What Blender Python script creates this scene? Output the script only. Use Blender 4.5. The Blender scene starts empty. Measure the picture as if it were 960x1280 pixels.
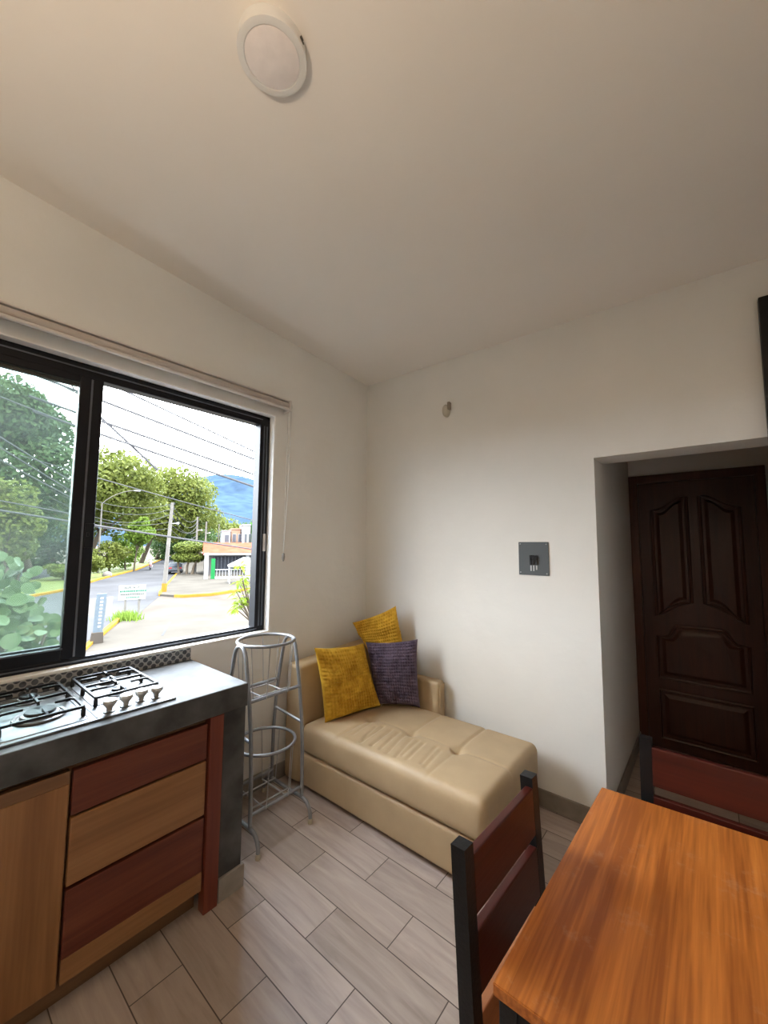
import bpy, bmesh, math, random
from mathutils import Vector, Matrix, noise
R = math.radians
PI = math.pi
sc = bpy.context.scene
C = sc.collection

# ------------------------------------------------------------------ camera
cam_data = bpy.data.cameras.new('camera')
cam = bpy.data.objects.new('camera', cam_data); C.objects.link(cam)
cam.location = (2.3187, -2.5661, 1.5666)
cam.rotation_euler = (1.6546, -0.0060, 0.6891)
cam_data.sensor_fit = 'HORIZONTAL'; cam_data.sensor_width = 36
cam_data.lens = 36 * 492.9 / 960
cam_data.clip_start = 0.03; cam_data.clip_end = 4000
sc.camera = cam

# ------------------------------------------------------------------ sky, sun, exposure
EXPOSURE = 2.0
SKY = 5.2
SUN = 2.2
FILL_UPLIGHT = 13.0
sc.view_settings.view_transform = 'Standard'
sc.view_settings.look = 'None'
sc.view_settings.gamma = 1
sc.view_settings.use_curve_mapping = False
sc.view_settings.exposure = EXPOSURE
sc.cycles.max_bounces = 14
sc.cycles.diffuse_bounces = 9
sc.cycles.transparent_max_bounces = 16
sc.cycles.sample_clamp_indirect = 8.0
sc.cycles.caustics_reflective = False
sc.cycles.caustics_refractive = False

w = bpy.data.worlds.new('sky'); sc.world = w; w.use_nodes = True
nt = w.node_tree; N = nt.nodes; L = nt.links
N.clear()
out = N.new('ShaderNodeOutputWorld'); bg = N.new('ShaderNodeBackground')
tc = N.new('ShaderNodeTexCoord'); mp = N.new('ShaderNodeMapping'); mp.inputs['Scale'].default_value = (1, 1, 2.4)
no = N.new('ShaderNodeTexNoise'); no.inputs['Scale'].default_value = 2.6; no.inputs['Detail'].default_value = 7; no.inputs['Roughness'].default_value = .55
cr = N.new('ShaderNodeValToRGB')
cr.color_ramp.elements[0].position = .33; cr.color_ramp.elements[0].color = (.50, .72, 1.0, 1)
cr.color_ramp.elements[1].position = .50; cr.color_ramp.elements[1].color = (.915, .965, 1.0, 1)
L.new(tc.outputs['Generated'], mp.inputs['Vector']); L.new(mp.outputs[0], no.inputs['Vector'])
L.new(no.outputs['Fac'], cr.inputs[0]); L.new(cr.outputs[0], bg.inputs['Color'])
# the haze is brightest low in the west (over the street), dimmer overhead and behind the house
dt = N.new('ShaderNodeVectorMath'); dt.operation = 'DOT_PRODUCT'; dt.inputs[1].default_value = (-.84, .36, .40)
mr = N.new('ShaderNodeMapRange'); mr.interpolation_type = 'SMOOTHSTEP'
mr.inputs['From Min'].default_value = -.5; mr.inputs['From Max'].default_value = 1.0
mr.inputs['To Min'].default_value = .35 * SKY; mr.inputs['To Max'].default_value = 1.4 * SKY
L.new(tc.outputs['Generated'], dt.inputs[0]); L.new(dt.outputs['Value'], mr.inputs['Value']); L.new(mr.outputs[0], bg.inputs['Strength'])
L.new(bg.outputs[0], out.inputs['Surface'])

sun_d = bpy.data.lights.new('sun', 'SUN'); sun = bpy.data.objects.new('sun', sun_d); C.objects.link(sun)
sun_d.energy = SUN; sun_d.angle = R(4); sun_d.color = (1, .93, .80)
sun.rotation_euler = Vector((.42, -.10, .9)).to_track_quat('Z', 'Y').to_euler()

# ------------------------------------------------------------------ materials
def new_mat(name):
    m = bpy.data.materials.new(name); m.use_nodes = True
    t = m.node_tree; b = t.nodes.get('Principled BSDF')
    return m, t, b
def node(t, kind, **kw):
    n = t.nodes.new(kind)
    for k, v in kw.items():
        if k in n.inputs: n.inputs[k].default_value = v
        else: setattr(n, k, v)
    return n
def ramp(t, stops):
    n = t.nodes.new('ShaderNodeValToRGB'); e = n.color_ramp.elements
    e[0].position, e[0].color = stops[0][0], (*stops[0][1], 1)
    e[1].position, e[1].color = stops[-1][0], (*stops[-1][1], 1)
    for p, c in stops[1:-1]:
        q = e.new(p); q.color = (*c, 1)
    return n
def plain(name, col, rough=.5, metal=0, bump=0, bscale=60, var=.12, vscale=8, spec=.5):
    m, t, b = new_mat(name)
    x = node(t, 'ShaderNodeTexCoord')
    n = node(t, 'ShaderNodeTexNoise', Scale=vscale, Detail=5.0)
    t.links.new(x.outputs['Object'], n.inputs['Vector'])
    lo = tuple(c * (1 - var) for c in col); hi = tuple(min(1, c * (1 + var)) for c in col)
    r = ramp(t, [(.3, lo), (.7, hi)])
    t.links.new(n.outputs['Fac'], r.inputs[0]); t.links.new(r.outputs[0], b.inputs['Base Color'])
    b.inputs['Roughness'].default_value = rough; b.inputs['Metallic'].default_value = metal
    b.inputs['Specular IOR Level'].default_value = spec
    if bump:
        n2 = node(t, 'ShaderNodeTexNoise', Scale=bscale, Detail=4.0)
        t.links.new(x.outputs['Object'], n2.inputs['Vector'])
        bp = node(t, 'ShaderNodeBump', Strength=bump, Distance=.01)
        t.links.new(n2.outputs['Fac'], bp.inputs['Height']); t.links.new(bp.outputs[0], b.inputs['Normal'])
    return m
def wood(name, cols, axis='z', scale=1, rough=.4, grain=1.0, spec=.4, plank=0, plank_axis='x', pvar=.35, blotch=0):
    """long-grain wood; axis = grain direction"""
    m, t, b = new_mat(name)
    x = node(t, 'ShaderNodeTexCoord')
    def stretch(a, c):
        return {'x': (c, a, a), 'y': (a, c, a), 'z': (a, a, c)}[axis]
    m1 = node(t, 'ShaderNodeMapping'); m1.inputs['Scale'].default_value = stretch(14 * scale, .9 * scale)
    m2 = node(t, 'ShaderNodeMapping'); m2.inputs['Scale'].default_value = stretch(110 * scale, 3.5 * scale)
    vec = x.outputs['Object']
    fac_plank = None
    if plank:
        sp = node(t, 'ShaderNodeSeparateXYZ'); t.links.new(vec, sp.inputs[0])
        dv = node(t, 'ShaderNodeMath', operation='DIVIDE'); t.links.new(sp.outputs[plank_axis.upper()], dv.inputs[0]); dv.inputs[1].default_value = plank
        fl = node(t, 'ShaderNodeMath', operation='FLOOR'); t.links.new(dv.outputs[0], fl.inputs[0])
        wn = node(t, 'ShaderNodeTexWhiteNoise', noise_dimensions='1D'); t.links.new(fl.outputs[0], wn.inputs['W'])
        fac_plank = wn.outputs['Value']
        va = node(t, 'ShaderNodeVectorMath', operation='ADD'); t.links.new(vec, va.inputs[0])
        cm = node(t, 'ShaderNodeCombineXYZ')
        for i in range(3): t.links.new(fl.outputs[0], cm.inputs[i])
        t.links.new(cm.outputs[0], va.inputs[1]); vec = va.outputs[0]
    t.links.new(vec, m1.inputs[0]); t.links.new(vec, m2.inputs[0])
    n1 = node(t, 'ShaderNodeTexNoise', Scale=1.0, Detail=4.0, Distortion=1.2); t.links.new(m1.outputs[0], n1.inputs['Vector'])
    n2 = node(t, 'ShaderNodeTexNoise', Scale=1.0, Detail=3.0); t.links.new(m2.outputs[0], n2.inputs['Vector'])
    mx = node(t, 'ShaderNodeMix', data_type='FLOAT'); mx.inputs[0].default_value = .38 * grain
    t.links.new(n1.outputs['Fac'], mx.inputs[2]); t.links.new(n2.outputs['Fac'], mx.inputs[3])
    val = mx.outputs[0]
    if fac_plank is not None:
        ad = node(t, 'ShaderNodeMath', operation='MULTIPLY_ADD'); t.links.new(fac_plank, ad.inputs[0]); ad.inputs[1].default_value = pvar
        sb = node(t, 'ShaderNodeMath', operation='SUBTRACT'); t.links.new(val, sb.inputs[0]); sb.inputs[1].default_value = pvar / 2
        t.links.new(sb.outputs[0], ad.inputs[2]); val = ad.outputs[0]
    st = [(.30 + .40 * i / (len(cols) - 1), c) for i, c in enumerate(cols)]
    r = ramp(t, st); t.links.new(val, r.inputs[0])
    colout = r.outputs[0]
    if blotch:
        n3 = node(t, 'ShaderNodeTexNoise', Scale=7.0, Detail=6.0, Roughness=.7); t.links.new(x.outputs['Object'], n3.inputs['Vector'])
        n4 = node(t, 'ShaderNodeTexNoise', Scale=34.0, Detail=7.0, Roughness=.75); t.links.new(x.outputs['Object'], n4.inputs['Vector'])
        mu = node(t, 'ShaderNodeMath', operation='MULTIPLY'); t.links.new(n3.outputs['Fac'], mu.inputs[0]); t.links.new(n4.outputs['Fac'], mu.inputs[1])
        r3 = ramp(t, [(.30, (0, 0, 0)), (.42, (1, 1, 1))]); t.links.new(mu.outputs[0], r3.inputs[0])
        m3 = node(t, 'ShaderNodeMath', operation='MULTIPLY'); t.links.new(r3.outputs[0], m3.inputs[0]); m3.inputs[1].default_value = blotch
        mc = node(t, 'ShaderNodeMix', data_type='RGBA'); t.links.new(m3.outputs[0], mc.inputs[0]); t.links.new(colout, mc.inputs[6])
        mc.inputs[7].default_value = (.55, .38, .25, 1); colout = mc.outputs[2]
    t.links.new(colout, b.inputs['Base Color'])
    b.inputs['Roughness'].default_value = rough; b.inputs['Specular IOR Level'].default_value = spec
    bp = node(t, 'ShaderNodeBump', Strength=.15, Distance=.003); t.links.new(n2.outputs['Fac'], bp.inputs['Height']); t.links.new(bp.outputs[0], b.inputs['Normal'])
    return m

M = {}
M['plaster'] = plain('white_plaster', (.74, .725, .69), .75, bump=.34, bscale=9, var=.03, vscale=2.2, spec=.2)
M['ceiling'] = plain('ceiling_paint', (.78, .74, .69), .8, bump=.08, bscale=20, var=.02, vscale=1.5, spec=.2)
M['reveal'] = plain('reveal_paint', (.85, .84, .82), .7, var=.03)
M['baseboard'] = plain('baseboard_tile', (.235, .205, .175), .5, var=.15, vscale=14)
M['black_alu'] = plain('black_aluminium', (.006, .0065, .010), .4, .0, var=.2, spec=.25)
M['dark_edge'] = plain('grey_track', (.10, .11, .13), .4, .3, var=.2)
M['black_steel'] = plain('black_painted_steel', (.006, .006, .007), .42, bump=.08, bscale=120, var=.3, spec=.3)
M['black_rubber'] = plain('black_rubber', (.012, .012, .012), .7)
M['concrete'] = plain('polished_concrete', (.062, .061, .060), .55, bump=.12, bscale=30, var=.45, vscale=9, spec=.16)
M['steel'] = plain('stainless_steel', (0.2160, 0.2160, 0.2196), .44, 1.0, var=.10, vscale=20)
M['chrome'] = plain('satin_chrome', (.62, .60, .57), .42, .8, var=.05)
M['alu_grey'] = plain('grey_cast_metal', (.17, .17, .175), .4, .8, var=.15, vscale=30)
M['silver_paint'] = plain('silver_painted_tube', (0.2387, 0.2453, 0.2586), .38, .45, var=.1, vscale=20)
M['wire'] = plain('thin_galvanised_wire', (.42, .42, .43), .35, .5)
M['foot'] = plain('beige_plastic_foot', (.42, .36, .27), .6)
M['cedar_red'] = wood('red_cedar_boards', [(0.0619, 0.0112, 0.0056), (0.1053, 0.0236, 0.0112), (0.1486, 0.0402, 0.0186)], 'y', .8, .42)
M['cedar_tan'] = wood('tan_cedar_boards', [(0.1709, 0.0728, 0.0266), (0.2279, 0.1044, 0.0392), (0.2785, 0.1361, 0.0538)], 'y', .8, .42)
M['cedar_door'] = wood('honey_cedar_door', [(0.1610, 0.0650, 0.0223), (0.2167, 0.0960, 0.0341), (0.2724, 0.1300, 0.0483)], 'z', .8, .42)
M['cedar_post'] = wood('red_cedar_post', [(0.0894, 0.0165, 0.0083), (0.1307, 0.0275, 0.0138), (0.1789, 0.0447, 0.0206)], 'z', .8, .42)
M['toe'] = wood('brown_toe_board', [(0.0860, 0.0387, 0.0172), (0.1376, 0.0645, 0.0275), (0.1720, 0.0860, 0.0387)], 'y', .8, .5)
M['table_top'] = wood('orange_oak_top', [(.30, .085, .016), (.55, .18, .034), (.72, .29, .065)], 'y', 1.0, .36, grain=1.15, plank=.235, plank_axis='x', pvar=.30, blotch=.22)
M['slat_y'] = wood('mahogany_slat', [(0.0298, 0.0031, 0.0018), (0.0497, 0.0061, 0.0033), (0.0676, 0.0097, 0.0054)], 'y', 1, .38)
M['slat_low'] = wood('lighter_mahogany_slat', [(.26, .085, .03), (.36, .13, .05), (.46, .18, .07)], 'y', 1, .4)
M['seat_wood'] = wood('orange_brown_seat', [(.30, .10, .035), (.42, .16, .06), (.52, .21, .085)], 'x', 1, .42)
M['entry_door'] = wood('dark_mahogany_door', [(0.0341, 0.0099, 0.0056), (0.0527, 0.0155, 0.0087), (0.0744, 0.0223, 0.0124)], 'z', 1, .36)
M['entry_frame'] = wood('dark_mahogany_frame', [(0.0540, 0.0173, 0.0094), (0.0756, 0.0245, 0.0130), (0.1008, 0.0331, 0.0173)], 'z', 1, .38)
M['shade'] = plain('roller_fabric', (.46, .41, .38), .7, var=.05)
M['rail'] = plain('shade_rail', (.62, .58, .55), .45, .2)
M['clear_cord'] = plain('pale_bead_cord', (.55, .54, .52), .4)
M['weight'] = plain('cord_weight', (.25, .24, .23), .4)
M['panel_grey'] = plain('breaker_plate_grey', (.075, .085, .092), .5, var=.06)
M['breaker'] = plain('breaker_black', (.008, .008, .010), .35)
M['mark'] = plain('white_label', (.55, .56, .57), .5)
M['screw'] = plain('screw_head', (.5, .5, .5), .35, .9)
M['sensor'] = plain('aged_white_plastic', (.50, .46, .38), .55)
M['clip_tan'] = plain('tan_plastic_clip', (.25, .21, .16), .5)
M['sensor_dark'] = plain('dark_slot', (.08, .07, .055), .5)
M['lamp_body'] = plain('lamp_white_plastic', (.70, .69, .67), .5, var=.03)
M['lamp_diff'] = plain('lamp_diffuser', (.78, .72, .70), .45, var=.05, vscale=25)
M['leather'] = plain('beige_leatherette', (0.4324, 0.3174, 0.1886), .5, bump=.10, bscale=260, var=.07, vscale=6, spec=.4)
M['leather_dark'] = plain('sofa_underside', (.03, .025, .02), .8)

def chenille(name, lo, hi):
    m, t, b = new_mat(name)
    x = node(t, 'ShaderNodeTexCoord')
    n = node(t, 'ShaderNodeTexNoise', Scale=14.0, Detail=6.0, Roughness=.65)
    t.links.new(x.outputs['Object'], n.inputs['Vector'])
    r = ramp(t, [(.3, lo), (.7, hi)]); t.links.new(n.outputs['Fac'], r.inputs[0]); t.links.new(r.outputs[0], b.inputs['Base Color'])
    b.inputs['Roughness'].default_value = .8; b.inputs['Specular IOR Level'].default_value = .15
    b.inputs['Sheen Weight'].default_value = .35; b.inputs['Sheen Roughness'].default_value = .4
    b.inputs['Sheen Tint'].default_value = (*hi, 1)
    n2 = node(t, 'ShaderNodeTexNoise', Scale=170.0, Detail=3.0); t.links.new(x.outputs['Object'], n2.inputs['Vector'])
    bp = node(t, 'ShaderNodeBump', Strength=.4, Distance=.004); t.links.new(n2.outputs['Fac'], bp.inputs['Height']); t.links.new(bp.outputs[0], b.inputs['Normal'])
    return m
M['mustard'] = chenille('mustard_chenille', (.33, .165, .010), (.68, .41, .045))
M['purple'] = chenille('purple_chenille', (.050, .036, .058), (.140, .105, .145))

# floor tiles: staggered 55 x 17.8 cm wood-look planks
def floor_mat():
    m, t, b = new_mat('wood_look_floor_tiles')
    x = node(t, 'ShaderNodeTexCoord')
    mp = node(t, 'ShaderNodeMapping'); mp.inputs['Location'].default_value = (.104 + 5.5, .907 + 20 * .1777, 0)
    t.links.new(x.outputs['Object'], mp.inputs[0])
    br = node(t, 'ShaderNodeTexBrick', offset=.5, offset_frequency=2, squash=1.0)
    br.inputs['Scale'].default_value = 1; br.inputs['Brick Width'].default_value = .55; br.inputs['Row Height'].default_value = .1777
    br.inputs['Mortar Size'].default_value = .0022; br.inputs['Mortar Smooth'].default_value = .2; br.inputs['Bias'].default_value = 0
    br.inputs['Color1'].default_value = (.0, .0, .0, 1); br.inputs['Color2'].default_value = (1, 1, 1, 1); br.inputs['Mortar'].default_value = (.5, .5, .5, 1)
    t.links.new(mp.outputs[0], br.inputs['Vector'])
    # grain, decorrelated per tile
    mg = node(t, 'ShaderNodeMapping'); mg.inputs['Scale'].default_value = (2.6, 26, 1)
    va = node(t, 'ShaderNodeVectorMath', operation='MULTIPLY_ADD'); va.inputs[1].default_value = (7, 13, 3)
    t.links.new(br.outputs['Color'], va.inputs[0]); t.links.new(mp.outputs[0], va.inputs[2]); t.links.new(va.outputs[0], mg.inputs[0])
    n1 = node(t, 'ShaderNodeTexNoise', Scale=1.0, Detail=6.0, Roughness=.6, Distortion=.8); t.links.new(mg.outputs[0], n1.inputs['Vector'])
    r1 = ramp(t, [(.25, (.29, .238, .205)), (.5, (.39, .325, .288)), (.75, (.47, .40, .355))]); t.links.new(n1.outputs['Fac'], r1.inputs[0])
    r2 = ramp(t, [(0, (.82, .80, .78)), (1, (1.12, 1.1, 1.1))]); t.links.new(br.outputs['Color'], r2.inputs[0])
    mu = node(t, 'ShaderNodeMix', data_type='RGBA', blend_type='MULTIPLY'); mu.inputs[0].default_value = 1
    t.links.new(r1.outputs[0], mu.inputs[6]); t.links.new(r2.outputs[0], mu.inputs[7])
    mo = node(t, 'ShaderNodeMix', data_type='RGBA'); t.links.new(br.outputs['Fac'], mo.inputs[0]); t.links.new(mu.outputs[2], mo.inputs[6])
    mo.inputs[7].default_value = (.075, .055, .045, 1); t.links.new(mo.outputs[2], b.inputs['Base Color'])
    b.inputs['Roughness'].default_value = .42; b.inputs['Specular IOR Level'].default_value = .45
    sub = node(t, 'ShaderNodeMath', operation='SUBTRACT'); sub.inputs[0].default_value = 1; t.links.new(br.outputs['Fac'], sub.inputs[1])
    bp = node(t, 'ShaderNodeBump', Strength=.35, Distance=.003); t.links.new(sub.outputs[0], bp.inputs['Height']); t.links.new(bp.outputs[0], b.inputs['Normal'])
    return m
M['floor'] = floor_mat()

def mosaic_mat():
    m, t, b = new_mat('hexagon_mosaic')
    x = node(t, 'ShaderNodeTexCoord'); sp = node(t, 'ShaderNodeSeparateXYZ'); t.links.new(x.outputs['Object'], sp.inputs[0])
    def lattice(oy, oz, P):
        fr = []
        for k, o, per in (('Y', oy, P), ('Z', oz, P)):
            a = node(t, 'ShaderNodeMath', operation='MULTIPLY_ADD'); t.links.new(sp.outputs[k], a.inputs[0]); a.inputs[1].default_value = 1 / per; a.inputs[2].default_value = 100 + o
            f = node(t, 'ShaderNodeMath', operation='FRACT'); t.links.new(a.outputs[0], f.inputs[0])
            s = node(t, 'ShaderNodeMath', operation='SUBTRACT'); t.links.new(f.outputs[0], s.inputs[0]); s.inputs[1].default_value = .5
            q = node(t, 'ShaderNodeMath', operation='POWER'); t.links.new(s.outputs[0], q.inputs[0]); q.inputs[1].default_value = 2; fr.append(q)
        ad = node(t, 'ShaderNodeMath', operation='ADD'); t.links.new(fr[0].outputs[0], ad.inputs[0]); t.links.new(fr[1].outputs[0], ad.inputs[1])
        lt = node(t, 'ShaderNodeMath', operation='LESS_THAN'); t.links.new(ad.outputs[0], lt.inputs[0]); lt.inputs[1].default_value = .30 ** 2
        return lt
    a = lattice(0, 0, .040); c = lattice(.5, .5, .040)
    mx = node(t, 'ShaderNodeMath', operation='MAXIMUM'); t.links.new(a.outputs[0], mx.inputs[0]); t.links.new(c.outputs[0], mx.inputs[1])
    n = node(t, 'ShaderNodeTexNoise', Scale=40.0); t.links.new(x.outputs['Object'], n.inputs['Vector'])
    r = ramp(t, [(.35, (.035, .04, .05)), (.65, (.11, .12, .135))]); t.links.new(n.outputs['Fac'], r.inputs[0])
    mc = node(t, 'ShaderNodeMix', data_type='RGBA'); t.links.new(mx.outputs[0], mc.inputs[0]); mc.inputs[6].default_value = (.36, .36, .36, 1); t.links.new(r.outputs[0], mc.inputs[7])
    t.links.new(mc.outputs[2], b.inputs['Base Color']); b.inputs['Roughness'].default_value = .3
    return m
M['mosaic'] = mosaic_mat()

def glass_mat():
    m, t, b = new_mat('window_glass')
    t.nodes.remove(b)
    o = t.nodes.get('Material Output')
    tr = node(t, 'ShaderNodeBsdfTransparent'); tr.inputs[0].default_value = (.84, .88, .865, 1)
    gl = node(t, 'ShaderNodeBsdfGlossy'); gl.inputs['Roughness'].default_value = .02
    n = node(t, 'ShaderNodeTexNoise', Scale=5.0); tc = node(t, 'ShaderNodeTexCoord'); t.links.new(tc.outputs['Object'], n.inputs['Vector'])
    df = node(t, 'ShaderNodeBsdfTranslucent'); df.inputs[0].default_value = (.9, .95, .95, 1)
    fr = node(t, 'ShaderNodeFresnel', IOR=1.45)
    m1 = node(t, 'ShaderNodeMixShader'); t.links.new(fr.outputs[0], m1.inputs[0]); t.links.new(tr.outputs[0], m1.inputs[1]); t.links.new(gl.outputs[0], m1.inputs[2])
    mm = node(t, 'ShaderNodeMath', operation='MULTIPLY'); t.links.new(n.outputs['Fac'], mm.inputs[0]); mm.inputs[1].default_value = .02
    m2 = node(t, 'ShaderNodeMixShader'); t.links.new(mm.outputs[0], m2.inputs[0]); t.links.new(m1.outputs[0], m2.inputs[1]); t.links.new(df.outputs[0], m2.inputs[2])
    t.links.new(m2.outputs[0], o.inputs['Surface'])
    return m
M['glass'] = glass_mat()

def leaf_mat(name, lo, hi, rough=.55, scale=.35, trans=.35):
    m, t, b = new_mat(name)
    x = node(t, 'ShaderNodeTexCoord'); n = node(t, 'ShaderNodeTexNoise', Scale=scale, Detail=8.0, Roughness=.75); t.links.new(x.outputs['Object'], n.inputs['Vector'])
    r = ramp(t, [(.32, lo), (.68, hi)]); t.links.new(n.outputs['Fac'], r.inputs[0]); t.links.new(r.outputs[0], b.inputs['Base Color'])
    b.inputs['Roughness'].default_value = rough; b.inputs['Specular IOR Level'].default_value = .1
    o = t.nodes.get('Material Output'); tl = node(t, 'ShaderNodeBsdfTranslucent'); t.links.new(r.outputs[0], tl.inputs[0])
    ms = node(t, 'ShaderNodeMixShader'); ms.inputs[0].default_value = trans
    t.links.new(b.outputs[0], ms.inputs[1]); t.links.new(tl.outputs[0], ms.inputs[2]); t.links.new(ms.outputs[0], o.inputs['Surface'])
    return m
M['leaf_dark'] = leaf_mat('dark_green_leaves', (0.0261, 0.0522, 0.0188), (0.0725, 0.1160, 0.0406))
M['leaf_mid'] = leaf_mat('yellow_green_leaves', (0.0580, 0.0798, 0.0159), (0.1450, 0.1624, 0.0377))
M['leaf_bright'] = leaf_mat('bright_green_leaves', (0.0725, 0.1305, 0.0174), (0.1668, 0.2392, 0.0435))
M['leaf_clip'] = leaf_mat('clipped_leaves', (0.0725, 0.1015, 0.0174), (0.1595, 0.1885, 0.0435))
M['leaf_grape'] = leaf_mat('broad_leaves', (0.0286, 0.0530, 0.0220), (0.0694, 0.1020, 0.0449), .42, 2.2, .25)
M['leaf_lime'] = leaf_mat('lime_leaves', (.09, .14, .012), (.2, .27, .03), .5, 1.2)
M['grass'] = leaf_mat('verge_grass', (0.0600, 0.0780, 0.0216), (0.1200, 0.1320, 0.0480), .8, .6, .1)
M['bark'] = plain('bark', (.075, .06, .045), .9, bump=.4, bscale=4, spec=0)
M['pale_bark'] = plain('whitewashed_bark', (.15, .12, .09), .9, bump=.3, bscale=4, spec=0)
M['asphalt'] = plain('asphalt', (0.0515, 0.0515, 0.0546), .9, bump=.1, bscale=3, var=.16, vscale=.25, spec=0)
M['paving'] = plain('pinkish_concrete_paving', (0.0645, 0.0563, 0.0495), .9, var=.15, vscale=.4, spec=0)
M['sidewalk'] = plain('pale_concrete_sidewalk', (0.0593, 0.0542, 0.0474), .9, var=.12, vscale=.5, spec=0)
M['yellow'] = plain('yellow_kerb_paint', (0.2250, 0.1295, 0.0248), .8, var=.18, vscale=1, spec=0)
M['pole'] = plain('concrete_pole', (0.1456, 0.1373, 0.1269), .8, var=.15, vscale=2, spec=0)
M['cable'] = plain('sheen_grey_cable', (.075, .075, .08), .7, spec=0)  # grey base stands in for the lit sheen on dark cables
M['sign_white'] = plain('white_sign_board', (0.2475, 0.2475, 0.2419), .6, var=.04, spec=0)
M['sign_ink'] = plain('sign_ink', (.04, .055, .05), .6, spec=0)
M['sign_green'] = plain('sign_green_ink', (.03, .13, .09), .6, spec=0)
M['totem_blue'] = plain('pale_blue_metal', (.10, .125, .15), .5, var=.08, spec=0)
M['house_white'] = plain('white_house_wall', (0.3135, 0.3135, 0.3277), .8, var=.05, vscale=.3, spec=0)
M['house_peach'] = plain('peach_house_wall', (0.3000, 0.1950, 0.1425), .8, var=.06, vscale=.3, spec=0)
M['house_green'] = plain('green_house_wall', (0.0700, 0.2660, 0.0392), .8, var=.06, vscale=.3, spec=0)
M['house_grey'] = plain('grey_house_wall', (.11, .105, .1), .8, var=.08, vscale=.3, spec=0)
M['rooftile'] = plain('red_roof_tiles', (0.2250, 0.0480, 0.0300), .8, bump=.4, bscale=6, var=.2, vscale=1, spec=0)
M['grille'] = plain('dark_grille', (.04, .042, .05), .6, spec=0)
M['pane_dark'] = plain('dark_window_pane', (.05, .06, .08), .2)
M['green_metal'] = plain('green_metal', (.02, .16, .05), .5, spec=0)
M['canopy'] = plain('white_canopy', (0.2156, 0.2107, 0.1960), .7, spec=0)
M['car_grey'] = plain('grey_car_paint', (.06, .065, .075), .25, .4)
M['car_white'] = plain('white_car_paint', (.22, .22, .22), .25)
M['tail'] = plain('red_tail_light', (.35, .02, .02), .3)
M['shirt'] = plain('pale_shirt', (.40, .36, .36), .8, spec=0)
M['skin'] = plain('skin', (.30, .16, .10), .6, spec=0)
M['red_metal'] = plain('red_metal', (.25, .03, .03), .4)
M['mountain'] = plain('haze_tinted_slope', (0.0259, 0.0431, 0.0690), 1, bump=1, bscale=.02, var=.22, vscale=.03, spec=0)  # blue of the distance haze is put into the base colour
M['stone'] = plain('pale_stone', (.15, .14, .13), .9, var=.2, vscale=2, spec=0)

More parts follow.
